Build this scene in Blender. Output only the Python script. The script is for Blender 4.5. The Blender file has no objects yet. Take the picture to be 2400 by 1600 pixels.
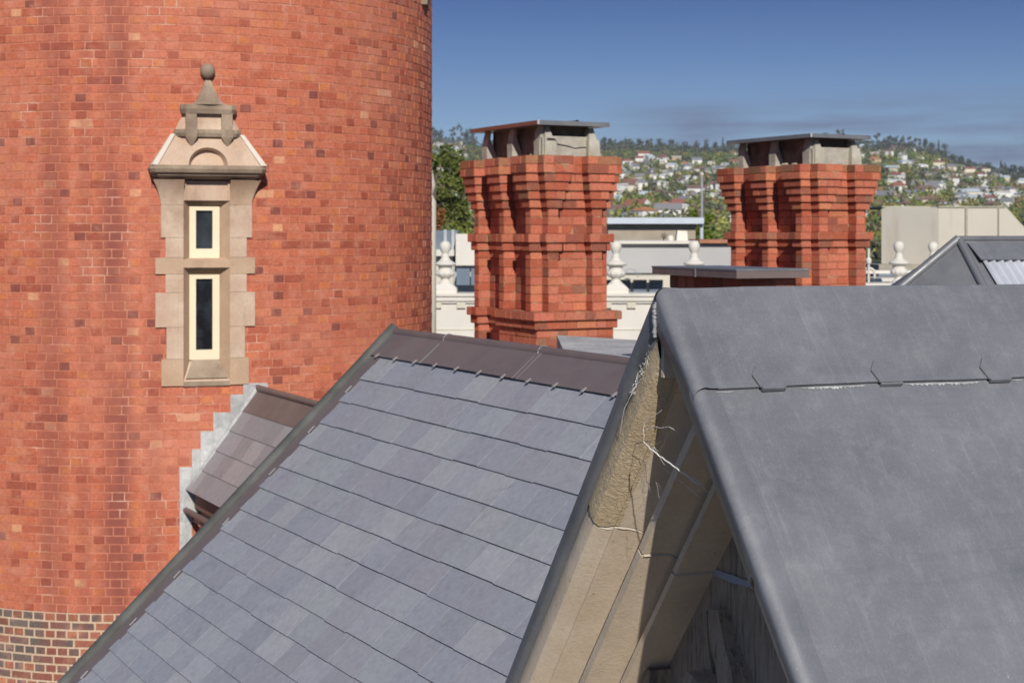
import bpy, math, random
from mathutils import Vector, Matrix, noise
R = math.radians
S = bpy.context.scene
C = S.collection
H = 17.0                      # eye height above the street
FPX, HOR = 3750.0, 550.0      # focal length and horizon of the photograph, in its own pixels

# ------------------------------------------------------------------ camera, sky, sun, exposure
cam_d = bpy.data.cameras.new("camera"); cam = bpy.data.objects.new("camera", cam_d); C.objects.link(cam)
cam.location = (0, 0, H); cam.rotation_euler = (R(90), 0, 0)
cam_d.sensor_width = 36.0; cam_d.lens = 36.0*FPX/2400.0; cam_d.shift_y = -250.0/2400.0
cam_d.clip_start = 0.05; cam_d.clip_end = 30000
cam_d.dof.use_dof = True; cam_d.dof.focus_distance = 4.7; cam_d.dof.aperture_fstop = 9.5
S.camera = cam
SUN_EL, SUN_AZ = 31.0, 7.0   # azimuth to the right of straight behind the camera
sx = math.sin(R(SUN_AZ))*math.cos(R(SUN_EL)); sy = -math.cos(R(SUN_AZ))*math.cos(R(SUN_EL)); sz = math.sin(R(SUN_EL))
W = bpy.data.worlds.new("World"); S.world = W; W.use_nodes = True
wn, wl = W.node_tree.nodes, W.node_tree.links
bg = wn['Background']; bg.inputs[1].default_value = 0.066
sky = wn.new('ShaderNodeTexSky'); sky.sky_type = 'NISHITA'; sky.sun_disc = False
sky.sun_elevation = R(SUN_EL); sky.sun_rotation = math.atan2(sx, sy)
sky.air_density = 1.0; sky.dust_density = 0.05; sky.ozone_density = 4.0; sky.altitude = 60
# thin cloud bank low over the hills, as part of the sky
tc = wn.new('ShaderNodeTexCoord'); sep = wn.new('ShaderNodeSeparateXYZ'); wl.new(tc.outputs['Generated'], sep.inputs[0])
mp = wn.new('ShaderNodeMapping'); mp.inputs['Scale'].default_value = (5.0, 5.0, 46.0); mp.inputs['Location'].default_value = (3.1, 0.4, 1.7)
wl.new(tc.outputs['Generated'], mp.inputs[0])
nz = wn.new('ShaderNodeTexNoise'); nz.inputs['Scale'].default_value = 1.0; nz.inputs['Detail'].default_value = 6; nz.inputs['Roughness'].default_value = .55
wl.new(mp.outputs[0], nz.inputs['Vector'])
cr = wn.new('ShaderNodeValToRGB'); cr.color_ramp.elements[0].position = .34; cr.color_ramp.elements[1].position = .56
wl.new(nz.outputs['Fac'], cr.inputs[0])
def wmap(sock, a, b, c, d):
    m = wn.new('ShaderNodeMapRange'); m.interpolation_type = 'SMOOTHSTEP'; wl.new(sock, m.inputs[0])
    m.inputs[1].default_value = a; m.inputs[2].default_value = b; m.inputs[3].default_value = c; m.inputs[4].default_value = d
    return m.outputs[0]
def wmul(a, b):
    m = wn.new('ShaderNodeMath'); m.operation = 'MULTIPLY'; wl.new(a, m.inputs[0])
    if isinstance(b, float): m.inputs[1].default_value = b
    else: wl.new(b, m.inputs[1])
    return m.outputs[0]
zup = wmap(sep.outputs['Z'], .070, .092, 1, 0)
xr = wmap(sep.outputs['X'], .02, .12, 0, 1)
fac = wmul(wmul(wmul(cr.outputs[0], zup), xr), 0.92)
mx = wn.new('ShaderNodeMix'); mx.data_type = 'RGBA'; wl.new(fac, mx.inputs['Factor']); 
tint = wn.new('ShaderNodeMix'); tint.data_type = 'RGBA'; tint.blend_type = 'MULTIPLY'; tint.inputs['Factor'].default_value = 1
wl.new(sky.outputs[0], tint.inputs['A'])
sr = wn.new('ShaderNodeValToRGB'); wl.new(sep.outputs['Z'], sr.inputs[0]); e_ = sr.color_ramp.elements
e_[0].position = .03; e_[0].color = (.68, .77, 1.0, 1); e_[1].position = .15; e_[1].color = (.235, .315, .58, 1)
e3 = e_.new(.55); e3.color = (.80, .86, 1, 1); wl.new(sr.outputs[0], tint.inputs['B'])
wl.new(tint.outputs['Result'], mx.inputs['A']); mx.inputs['B'].default_value = (2.15, 2.5, 3.9, 1)
wl.new(mx.outputs['Result'], bg.inputs[0])
sd = bpy.data.lights.new("sun", 'SUN'); sd.energy = 4.1; sd.angle = R(0.5); sd.color = (1.0, .93, .83)
so = bpy.data.objects.new("sun", sd); C.objects.link(so); so.location = (3, -8, 30)
so.rotation_euler = Vector((sx, sy, sz)).to_track_quat('Z', 'Y').to_euler()
S.view_settings.view_transform = 'Standard'; S.view_settings.look = 'None'
S.view_settings.exposure = 0.15; S.view_settings.gamma = 1.0
S.render.engine = 'CYCLES'

# ------------------------------------------------------------------ helpers
def P(px, py, d):             # world point seen at photo pixel (px, py) at depth d
    return Vector(((px-1200)/FPX*d, d, H-(py-HOR)/FPX*d))
def smooth(a, b, x):
    t = max(0.0, min(1.0, (x-a)/(b-a))); return t*t*(3-2*t)
def lerp(a, b, t): return a+(b-a)*t
def interp(tab, x):
    if x <= tab[0][0]: return tab[0][1]
    for (x0, y0), (x1, y1) in zip(tab, tab[1:]):
        if x <= x1: return lerp(y0, y1, (x-x0)/(x1-x0))
    return tab[-1][1]

class MB:
    """collects geometry for ONE mesh object, with a colour per face"""
    def __init__(s): s.v = []; s.f = []; s.c = []; s.m = []
    def face(s, pts, col=(1, 1, 1), mi=0):
        n = len(s.v); s.v += [tuple(p) for p in pts]; s.f.append(tuple(range(n, n+len(pts)))); s.c.append(col); s.m.append(mi)
    def box(s, a, b, col=(1, 1, 1), mi=0, M=None):
        x0, y0, z0 = a; x1, y1, z1 = b
        p = [Vector(q) for q in ((x0,y0,z0),(x1,y0,z0),(x1,y1,z0),(x0,y1,z0),(x0,y0,z1),(x1,y0,z1),(x1,y1,z1),(x0,y1,z1))]
        if M: p = [M @ q for q in p]
        s.hexa(p, col, mi)
    def hexa(s, p, col=(1, 1, 1), mi=0):
        n = len(s.v); s.v += [tuple(q) for q in p]
        for f in ((0,3,2,1),(4,5,6,7),(0,1,5,4),(1,2,6,5),(2,3,7,6),(3,0,4,7)):
            s.f.append(tuple(n+i for i in f)); s.c.append(col); s.m.append(mi)
    def prism(s, base, top, col=(1, 1, 1), mi=0, caps=True):
        k = len(base); n = len(s.v); s.v += [tuple(q) for q in base]+[tuple(q) for q in top]
        for i in range(k):
            j = (i+1) % k; s.f.append((n+i, n+j, n+k+j, n+k+i)); s.c.append(col); s.m.append(mi)
        if caps:
            s.f.append(tuple(n+k-1-i for i in range(k))); s.c.append(col); s.m.append(mi)
            s.f.append(tuple(n+k+i for i in range(k))); s.c.append(col); s.m.append(mi)
    def grid(s, rows, col=(1, 1, 1), mi=0, closed=False):
        n = len(s.v); w = len(rows[0])
        for r in rows: s.v += [tuple(q) for q in r]
        for i in range(len(rows)-1):
            for j in range(w if closed else w-1):
                k = (j+1) % w
                s.f.append((n+i*w+j, n+i*w+k, n+(i+1)*w+k, n+(i+1)*w+j)); s.c.append(col(i, j) if callable(col) else col); s.m.append(mi)
    def lathe(s, prof, seg=24, o=(0, 0, 0), col=(1, 1, 1), mi=0):
        s.grid([[(o[0]+r*math.cos(2*math.pi*k/seg), o[1]+r*math.sin(2*math.pi*k/seg), o[2]+z) for k in range(seg)] for r, z in prof], col, mi, True)
    def tube(s, pts, rad, seg=6, col=(1, 1, 1), mi=0):
        rows = []; pts = [Vector(p) for p in pts]
        for i, p in enumerate(pts):
            t = (pts[min(i+1, len(pts)-1)]-pts[max(i-1, 0)]).normalized()
            a = t.cross(Vector((0, 0, 1)));  a = a.normalized() if a.length > 1e-3 else Vector((1, 0, 0))
            b = t.cross(a); r = rad[i] if isinstance(rad, (list, tuple)) else rad
            rows.append([p+(a*math.cos(2*math.pi*k/seg)+b*math.sin(2*math.pi*k/seg))*r for k in range(seg)])
        s.grid(rows, col, mi, True)
    def build(s, name, mats, parent=None, smooth_=False, recalc=False):
        me = bpy.data.meshes.new(name); me.from_pydata(s.v, [], s.f); me.update()
        if not isinstance(mats, (list, tuple)): mats = [mats]
        for m in mats: me.materials.append(m)
        me.polygons.foreach_set('material_index', s.m)
        at = me.color_attributes.new('Col', 'FLOAT_COLOR', 'CORNER'); buf = []
        for p, c in zip(s.f, s.c): buf += list((c[0], c[1], c[2], 1.0))*len(p)
        at.data.foreach_set('color', buf)
        if smooth_: me.polygons.foreach_set('use_smooth', [True]*len(s.f))
        if recalc:
            import bmesh
            bm = bmesh.new(); bm.from_mesh(me); bmesh.ops.remove_doubles(bm, verts=bm.verts, dist=1e-5)
            bmesh.ops.recalc_face_normals(bm, faces=bm.faces); bm.to_mesh(me); bm.free()
        o = bpy.data.objects.new(name, me); C.objects.link(o)
        if parent: o.parent = parent
        return o
def tag(o, label=None, cat=None, group=None, kind=None):
    if label: o['label'] = label
    if cat: o['category'] = cat
    if group: o['group'] = group
    if kind: o['kind'] = kind
    return o
def empty(name, loc, rz, label, cat, group=None):
    o = bpy.data.objects.new(name, None); C.objects.link(o); o.location = loc; o.rotation_euler = (0, 0, rz)
    o.empty_display_size = .3
    return tag(o, label, cat, group)
def copy_tree(o, parent=None):
    c = o.copy(); C.objects.link(c)
    if parent: c.parent = parent
    for ch in list(o.children): copy_tree(ch, c)
    return c

# ------------------------------------------------------------------ materials
class Mat:
    """small node helper"""
    def __init__(s, name, rough=.8, metal=0.0, spec=.5):
        s.m = bpy.data.materials.new(name); s.m.use_nodes = True; s.n = s.m.node_tree.nodes; s.l = s.m.node_tree.links
        s.b = s.n['Principled BSDF']; s.b.inputs['Roughness'].default_value = rough; s.b.inputs['Metallic'].default_value = metal
        s.b.inputs['Specular IOR Level'].default_value = spec
        s.tc = s.n.new('ShaderNodeTexCoord').outputs['Object']
    def noise(s, scale, detail=4, rough=.55, stretch=None, dist=0.0, rot=None):
        n = s.n.new('ShaderNodeTexNoise'); n.inputs['Scale'].default_value = scale; n.inputs['Detail'].default_value = detail
        n.inputs['Roughness'].default_value = rough; n.inputs['Distortion'].default_value = dist
        v = s.tc
        if stretch or rot:
            m = s.n.new('ShaderNodeMapping'); s.l.new(v, m.inputs[0]); v = m.outputs[0]
            if stretch: m.inputs['Scale'].default_value = stretch
            if rot: m.inputs['Rotation'].default_value = rot
            m.vector_type = 'POINT'
        s.l.new(v, n.inputs['Vector']); return n.outputs['Fac']
    def mapr(s, sock, a, b, c=0.0, d=1.0):
        m = s.n.new('ShaderNodeMapRange'); s.l.new(sock, m.inputs[0])
        for i, x in enumerate((a, b, c, d)): m.inputs[i+1].default_value = x
        return m.outputs[0]
    def mul(s, a, b):
        m = s.n.new('ShaderNodeMath'); m.operation = 'MULTIPLY'; s.l.new(a, m.inputs[0])
        if isinstance(b, (int, float)): m.inputs[1].default_value = b
        else: s.l.new(b, m.inputs[1])
        return m.outputs[0]
    def mix(s, fac, a, b, mode='MIX'):
        m = s.n.new('ShaderNodeMix'); m.data_type = 'RGBA'; m.blend_type = mode
        for sock, v in ((m.inputs['Factor'], fac), (m.inputs['A'], a), (m.inputs['B'], b)):
            if isinstance(v, (int, float)): sock.default_value = v
            elif isinstance(v, tuple): sock.default_value = (v[0], v[1], v[2], 1)
            else: s.l.new(v, sock)
        return m.outputs['Result']
    def attr(s):
        a = s.n.new('ShaderNodeAttribute'); a.attribute_name = 'Col'; return a.outputs['Color']
    def color(s, c):
        if isinstance(c, tuple): s.b.inputs['Base Color'].default_value = (c[0], c[1], c[2], 1)
        else: s.l.new(c, s.b.inputs['Base Color'])
        return s
    def rough(s, sock): s.l.new(sock, s.b.inputs['Roughness']); return s
    def bump(s, sock, strength=.3, dist=.01):
        b = s.n.new('ShaderNodeBump'); b.inputs['Strength'].default_value = strength; b.inputs['Distance'].default_value = dist
        prev = s.b.inputs['Normal'].links
        if prev: s.l.new(prev[0].from_socket, b.inputs['Normal'])
        s.l.new(sock, b.inputs['Height']); s.l.new(b.outputs[0], s.b.inputs['Normal']); return s
    def sepz(s):
        n = s.n.new('ShaderNodeSeparateXYZ'); s.l.new(s.tc, n.inputs[0]); return n.outputs

def plain(name, col, rough=.7, var=.12, scale=3.0, metal=0.0, bump=0.0, bscale=40):
    k = Mat(name, rough, metal)
    n = k.noise(scale, 6)
    c = k.mix(k.mapr(n, .35, .7), tuple(x*(1-var) for x in col), tuple(min(1, x*(1+var)) for x in col))
    k.color(c)
    if bump: k.bump(k.noise(bscale, 5), bump, .005)
    return k.m

def brick_mat(name, bloom=(.60, .27, .18), amt=.60):
    k = Mat(name, .86, spec=.25)
    base = k.attr()
    mott = k.mix(k.mapr(k.noise(38, 5, .65), .3, .72), (.72, .70, .70), (1.18, 1.14, 1.1))
    c = k.mix(1.0, base, mott, 'MULTIPLY')
    fine = k.mapr(k.noise(7, 5, .65), .50, .74, 0, amt*.75)
    c = k.mix(fine, c, bloom)
    big = k.mapr(k.noise(.75, 5, .6), .48, .75, 0, amt*.6)
    c = k.mix(big, c, bloom)
    k.color(c); k.bump(k.noise(90, 6, .7), .35, .004); k.bump(k.noise(20, 4), .25, .008)
    return k
bt = brick_mat('tower_brick', (.62, .30, .21), .72)
# rain streaks down the tower (stains with a shape of their own)
sv = bt.n.new('ShaderNodeSeparateXYZ'); bt.l.new(bt.tc, sv.inputs[0])
def streak(x, wd):
    a = bt.n.new('ShaderNodeMath'); a.operation = 'SUBTRACT'; bt.l.new(sv.outputs[0], a.inputs[0]); a.inputs[1].default_value = x
    b = bt.n.new('ShaderNodeMath'); b.operation = 'ABSOLUTE'; bt.l.new(a.outputs[0], b.inputs[0])
    return bt.mapr(b.outputs[0], wd*.3, wd, 1, 0)
basec = bt.b.inputs['Base Color'].links[0].from_socket
for x, wd, am in ((.03, .22, .95), (-.62, .20, .60), (.40, .12, .30), (-.28, .10, .35)):
    st = bt.mul(bt.mul(streak(x, wd), bt.mapr(bt.noise(1.6, 4, .6, (1, 1, .25)), .30, .52)), am)
    basec = bt.mix(st, basec, (.26, .082, .062))
bt.color(basec)
M_BT = bt.m
kb = brick_mat('chimney_brick', (.55, .34, .22), .22); M_BC = kb.m
k = Mat('brick_mortar', .95, spec=.1); k.color(k.mix(k.mapr(k.noise(2.6, 7, .75), .54, .68), k.mix(k.mapr(k.noise(12, 4), .35, .65), (.47, .160, .100), (.55, .23, .15)), (.66, .42, .32))); M_MO = k.m
k = Mat('cream_mortar', .95, spec=.1); k.color(k.mix(k.mapr(k.noise(26, 5), .3, .7), (.50, .37, .26), (.66, .51, .38))); M_MOC = k.m
k = Mat('chimney_mortar', .95, spec=.1)
k.color(k.mix(k.mapr(k.noise(7, 5), .54, .68), (.34, .115, .072), k.mix(k.mapr(k.noise(20, 5), .4, .6), (.50, .38, .25), (.33, .30, .13)))); M_MOCH = k.m

def stone_mat(name, a, b, stain=(.20, .15, .10), bumps=.5, warm=None):
    k = Mat(name, .9, spec=.2)
    c = k.mix(k.mapr(k.noise(3.2, 6, .6), .3, .7), a, b)
    c = k.mix(k.mapr(k.noise(55, 5, .7), .35, .75, 0, .35), c, tuple(x*.72 for x in a))
    c = k.mix(k.mapr(k.noise(6, 6, .65, (1, 1, .4)), .55, .78, 0, .55), c, stain)
    c = k.mix(k.mapr(k.noise(48, 3, .5), .70, .74, 0, .55), c, tuple(x*.5 for x in stain))
    c = k.mix(k.mapr(k.noise(2.1, 8, .7, dist=.6), .50, .72, 0, .45), c, stain)
    if warm: c = k.mix(k.mapr(k.noise(5.5, 5, .6), .5, .62, 0, .6), c, warm)
    k.color(c); k.bump(k.noise(75, 6, .65, dist=.8), bumps, .007); k.bump(k.noise(150, 6, .7), bumps*.6, .002); k.bump(k.noise(9, 5), bumps*.4, .010)
    return k.m
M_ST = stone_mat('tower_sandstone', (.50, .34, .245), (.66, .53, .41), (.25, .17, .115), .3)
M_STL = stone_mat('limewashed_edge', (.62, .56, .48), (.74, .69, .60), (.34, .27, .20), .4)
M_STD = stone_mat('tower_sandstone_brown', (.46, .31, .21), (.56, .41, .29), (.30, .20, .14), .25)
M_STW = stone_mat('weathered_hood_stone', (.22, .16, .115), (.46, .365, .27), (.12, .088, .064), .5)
M_GS = stone_mat('gable_sandstone', (.66, .545, .41), (.76, .655, .52), (.54, .42, .29), .30)
M_GSR = stone_mat('gable_sandstone_rough', (.58, .46, .30), (.70, .575, .40), (.42, .31, .18), 1.0)
M_TY = None
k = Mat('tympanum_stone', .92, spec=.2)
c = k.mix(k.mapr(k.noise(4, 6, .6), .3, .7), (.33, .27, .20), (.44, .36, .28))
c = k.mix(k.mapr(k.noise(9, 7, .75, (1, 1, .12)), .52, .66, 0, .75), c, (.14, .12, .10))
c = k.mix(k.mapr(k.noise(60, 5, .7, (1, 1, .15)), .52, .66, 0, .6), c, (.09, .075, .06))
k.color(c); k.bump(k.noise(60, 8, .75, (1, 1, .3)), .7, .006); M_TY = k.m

def lead_mat(name, a, b, light, rough=.5, streaks=1.0, axis=(1, .15, .15), metal=.25):
    k = Mat(name, rough, metal, .5)
    c = k.mix(k.mapr(k.noise(2.6, 7, .62, dist=.4), .32, .68), a, b)
    c = k.mix(k.mul(k.mapr(k.noise(13, 9, .78, (1, 1, 1), .15), .50, .76), .26*streaks), c, light)
    c = k.mix(k.mul(k.mapr(k.noise(210, 4, .7, (1.5, .6, .6)), .50, .72), .22*streaks), c, light)
    c = k.mix(k.mul(k.mapr(k.noise(46, 9, .8, (1.6, .35, .35), .1), .56, .76), .28*streaks), c, light)
    c = k.mix(k.mul(k.mapr(k.noise(26, 5, .6, (.10, 1, 1)), .55, .72), .16*streaks), c, tuple(x*.62 for x in a))
    c = k.mix(k.mul(k.mapr(k.noise(120, 2, .5), .77, .81), .4*streaks), c, tuple(min(1, x*2.2) for x in light))
    c = k.mix(k.mul(k.mapr(k.noise(15, 8, .75, (3.2, .22, .22)), .54, .74), .24*streaks), c, light)
    k.color(c); k.rough(k.mapr(k.noise(7, 6, .6), .3, .7, rough-.10, rough+.16))
    k.bump(k.noise(4.0, 3, .5), .35, .012); k.bump(k.noise(160, 4, .6), .10, .001)
    return k.m
M_LD = lead_mat('lead_sheet', (.158, .166, .184), (.212, .220, .242), (.40, .41, .44), .50, 1.15)
M_LDR = lead_mat('lead_roll', (.168, .176, .194), (.225, .233, .254), (.40, .41, .44), .42, 1.1, metal=.30)
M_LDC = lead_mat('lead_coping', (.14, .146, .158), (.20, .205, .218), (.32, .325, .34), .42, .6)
M_LDO = lead_mat('lead_oxide_line', (.42, .43, .45), (.52, .53, .55), (.66, .66, .68), .8, .6, metal=0)
M_SOL = lead_mat('solder', (.24, .245, .26), (.32, .325, .34), (.5, .5, .52), .45, .5)
M_OXR = plain('pale_oxide_stain', (.40, .41, .42), .85, .35, 60)
M_LDB = lead_mat('lead_ridge_brown', (.175, .130, .122), (.215, .165, .155), (.28, .25, .25), .5, .4)
M_LDP = lead_mat('lead_flashing_purple', (.180, .142, .140), (.220, .180, .178), (.30, .27, .28), .5, .4)
M_LDG = lead_mat('lead_flashing_light', (.27, .28, .28), (.52, .53, .53), (.88, .88, .88), .75, 2.0, metal=0)
M_LDV = plain('weathered_verge_lead', (.085, .088, .084), .75, .35, 5.0, bump=.2)
M_CLIP = plain('clip_metal', (.42, .41, .41), .4, metal=.5)
k = Mat('roof_slate', .50, spec=.5)
c = k.mix(k.mapr(k.noise(30, 6, .7, (1, 1, 1), .8), .3, .7), (.84, .84, .85), (1.13, 1.12, 1.12))
c = k.mix(1.0, k.attr(), c, 'MULTIPLY')
c = k.mix(k.mapr(k.noise(7, 6, .7, dist=1.2), .56, .76, 0, .40), c, (.13, .13, .175))
c = k.mix(k.mapr(k.noise(24, 8, .75, dist=2.0), .60, .74, 0, .30), c, (.40, .40, .43))
k.color(c); k.rough(k.mapr(k.noise(9, 5), .3, .7, .42, .66)); k.bump(k.noise(34, 6, .65), .25, .003); M_SL = k.m
k = Mat('attr_paint', .7, spec=.3); k.color(k.mix(1.0, k.attr(), k.mix(k.mapr(k.noise(1.5, 5), .3, .7), (.88, .88, .88), (1.08, 1.08, 1.08)), 'MULTIPLY')); M_PAINT = k.m
k = Mat('concrete_cap', .92, spec=.2)
c = k.mix(k.mapr(k.noise(9, 7, .65), .3, .7), (.30, .29, .25), (.47, .45, .39))
c = k.mix(k.mapr(k.noise(5, 5, .6, (1, 1, .4)), .54, .68, 0, .55), c, (.33, .28, .13))
c = k.mix(k.mapr(k.noise(22, 6, .7), .58, .72, 0, .5), c, (.18, .17, .14))
k.color(c); k.bump(k.noise(50, 7, .7), .6, .006); M_CO = k.m
M_FLUE = plain('brown_flue_concrete', (.17, .13, .10), .95, .4, 8)  # brownish concrete core inside the cowl
M_DARK = plain('soot_dark', (.025, .022, .02), .95)
M_FRAME = plain('cream_window_paint', (.80, .70, .50), .45, .04)
k = Mat('dark_window_glass', .08, spec=.7); k.color(k.mix(k.mapr(k.noise(5, 3), .4, .7), (.012, .014, .018), (.035, .045, .055))); M_GL = k.m
M_WHITE = plain('white_render', (.66, .635, .575), .8, .05, 1.0)
M_CREAM = plain('cream_render', (.60, .565, .47), .8, .05, 1.0)
k = Mat('beige_cladding', .8)
c = k.mix(k.mapr(k.noise(.6, 5), .3, .7), (.50, .47, .40), (.56, .53, .46))
c = k.mix(k.mapr(k.noise(1.6, 5, .6, (1, 1, .12)), .56, .72, 0, .5), c, (.36, .29, .22)); k.color(c); M_BEIGE = k.m
M_TAN = plain('tan_wall', (.36, .31, .245), .85, .12, 2.0)
M_GREYW = plain('grey_wall', (.42, .42, .42), .7, .05, .6)
M_BLUEG = plain('pale_blue_gutter', (.50, .56, .64), .5, .05)
M_RUST = plain('rusty_flashing', (.36, .16, .09), .8, .25, 2.0)
M_BGLASS = plain('blue_grey_glass', (.20, .25, .31), .15, .25, .6)
M_GREYM = plain('grey_metal', (.45, .47, .49), .4, .1, metal=.3)
k = Mat('corrugated_sheet', .35, .3); k.color(k.mix(k.mapr(k.noise(2, 5, .6), .35, .7), (.50, .53, .58), (.72, .75, .80))); M_CORR = k.m
k = Mat('leaf', .75, spec=.2); k.color(k.mix(1.0, k.attr(), k.mix(k.mapr(k.noise(.35, 4), .3, .7), (1.05, 1.05, 1.0), (1.7, 1.62, 1.4)), 'MULTIPLY')); M_LEAF = k.m
M_BARK = plain('bark', (.16, .13, .11), .9, .2, 2.0)
M_PBARK = plain('pale_bark', (.36, .34, .31), .9, .2, .3)
k = Mat('hill_ground', .95, spec=.1)
c = k.mix(k.mapr(k.noise(.012, 8, .65), .35, .65), (.050, .070, .024), (.105, .115, .045))
c = k.mix(k.mapr(k.noise(.03, 6, .6), .56, .7, 0, .7), c, (.15, .125, .075)); k.color(c); M_HILL = k.m
k = Mat('street_ground', .9, spec=.2); k.color(k.mix(k.mapr(k.noise(.05, 8, .6), .35, .65), (.05, .05, .048), (.10, .098, .09))); M_GR = k.m
M_WEB = plain('spider_silk', (.80, .80, .78), .5, .05)
M_WEB.node_tree.nodes['Principled BSDF'].inputs['Alpha'].default_value = .75

rng = random.Random(11)
def vary(c, a, r=rng):
    g = 1+r.uniform(-a, a); return tuple(max(0, x*g*(1+r.uniform(-a*.25, a*.25))) for x in c)
def tower_col(r=rng, head=False):
    t = r.random()
    if head:
        if t < .07: c = (.25, .080, .062)
        elif t < .26: c = (.38, .100, .060)
        elif t < .76: c = (.51, .152, .085)
        elif t < .96: c = (.57, .190, .085)
        else: c = (.66, .33, .19)
    else:
        if t < .05: c = (.36, .100, .062)
        elif t < .24: c = (.46, .130, .076)
        elif t < .90: c = (.54, .172, .102)
        elif t < .993: c = (.56, .190, .105)
        else: c = (.64, .32, .19)
    return vary(c, .05, r)
def chim_col(r=rng):
    t = r.random()
    if t < .10: c = (.30, .10, .065)
    elif t < .35: c = (.41, .110, .062)
    elif t < .88: c = (.51, .165, .102)
    elif t < .95: c = (.54, .19, .10)
    else: c = (.30, .14, .09)
    return vary(c, .12, r)
def dark_col(r=rng):
    t = r.random()
    if t < .34: c = (.16, .132, .12)
    elif t < .52: c = (.19, .125, .11)
    elif t < .76: c = (.26, .115, .085)
    elif t < .90: c = (.38, .15, .095)
    else: c = (.52, .23, .12)
    return vary(c, .14, r)

# ------------------------------------------------------------------ setting: ground, hills
b = MB(); b.face([(-2800, -900, 0), (2800, -900, 0), (2800, 2750, 0), (-2800, 2750, 0)])
tag(b.build('ground', M_GR), kind='structure')
RIDGE = [(600, 318), (1000, 318), (1100, 322), (1400, 338), (1500, 340), (1600, 344), (1700, 342), (1850, 330), (2000, 330), (2080, 334), (2150, 340),
         (2195, 352), (2240, 372), (2300, 386), (2340, 392), (2400, 404), (2700, 430)]
def ridge_r(px): return interp([(600, 2050), (2150, 2000), (2300, 1650), (2700, 1500)], px)
def ridge_h(px): return H+(HOR-interp(RIDGE, px))/FPX*ridge_r(px)-8
def terr(x, y):
    px = 1200+x/y*FPX; r = y; R1 = ridge_r(px); h1 = ridge_h(px)
    t = (r-330)/(R1-330)
    if t <= 0: return -1.5
    if t < 1: z = h1*(t**1.06)
    else: z = h1-(r-R1)*.10
    z += (noise.noise(Vector((x*.004, y*.004, 3)))*7+noise.noise(Vector((x*.013, y*.013, 5)))*2.2)*min(1, t*3)
    return z
rows = []
ys = [330*(2600/330)**(i/110) for i in range(111)]
for y in ys:
    rows.append([(x_/FPX*y, y, terr(x_/FPX*y, y)) for x_ in [(-900+i*22) for i in range(130)]])
b = MB(); b.grid(rows); tag(b.build('hillside', M_HILL, smooth_=True), kind='structure')

def crown(mb, cx, cy, cz, rx, rz, n, leaf, col, r, shape='ball', lobes=5):
    L = []
    for i in range(lobes):
        a = r.uniform(0, 6.28); rr = r.uniform(0, .62)
        L.append((rr*math.cos(a), rr*math.sin(a), r.uniform(-.55, .75), r.uniform(.35, .6)))
    for i in range(n):
        if shape == 'cone':
            t = r.random()**.75; rad = (1-t)*(.75+.25*math.sin(t*37+cx*3)); a = r.uniform(0, 6.28); q = r.uniform(.55, 1.0)
            p = (rad*q*math.cos(a), rad*q*math.sin(a), -1+2*t); sh = 1.0
        else:
            l = r.choice(L); v = Vector((r.gauss(0, 1), r.gauss(0, 1), r.gauss(0, 1))).normalized()*l[3]*r.uniform(.65, 1.05)
            p = (l[0]+v.x, l[1]+v.y, l[2]+v.z*.9); sh = .86+.3*(hash(l) % 7)/7
        c = Vector((cx+p[0]*rx, cy+p[1]*rx, cz+p[2]*rz))
        u = Vector((r.gauss(0, 1), r.gauss(0, 1), r.gauss(0, 1))).normalized(); w = u.orthogonal().normalized()
        if r.random() < .5: w = u.cross(w)
        s_ = leaf*r.uniform(.6, 1.3)
        k_ = r.uniform(.75, 1.25)*sh
        mb.face([c-u*s_, c+w*s_*.6, c+u*s_, c-w*s_*.6], (col[0]*k_, col[1]*k_, col[2]*k_))

GREENS = [(.085, .118, .042), (.110, .150, .048), (.150, .185, .050), (.200, .205, .058), (.105, .110, .070), (.080, .095, .066), (.20, .150, .065), (.130, .130, .085)]
# houses first, so that trees keep off them
hr = random.Random(5)
WALLS = [('white', (.80, .79, .76)), ('cream', (.74, .68, .54)), ('pale grey', (.55, .55, .55)), ('pinkish brick', (.52, .33, .27)), ('tan', (.50, .38, .24))]
ROOFS = [('red', (.30, .12, .09)), ('grey', (.22, .22, .23)), ('brown', (.20, .13, .10)), ('white', (.78, .78, .77)), ('pale blue', (.46, .53, .58)), ('orange', (.45, .20, .09))]
def zone(px):
    if px < 1115: return 'left of the nearest chimney'
    if px < 1730: return 'between the two chimneys'
    return 'right of the farther chimney'
spots = []; tries = 0
while len(spots) < 285 and tries < 30000:
    tries += 1
    g = hr.random()
    px = hr.uniform(1005, 1105) if g < .12 else (hr.uniform(1400, 1745) if g < .52 else hr.uniform(2000, 2420))
    y = 560*(1900/560)**(hr.random()**.65)
    if y > ridge_r(px)*.93: continue
    x = (px-1200)/FPX*y
    pv = HOR-(terr(x, y)+3-H)/y*FPX
    if pv > 575 or (px > 2060 and pv > 500): continue
    if px < 2000 and px > 1400 and pv < 372: 
        if hr.random() < .75: continue
    if any(abs(px-q[0]) < 12 and abs(pv-q[3]) < 7 for q in spots): continue
    spots.append((px, y, x, pv))
HG = 'houses on the far hillside'
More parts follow.
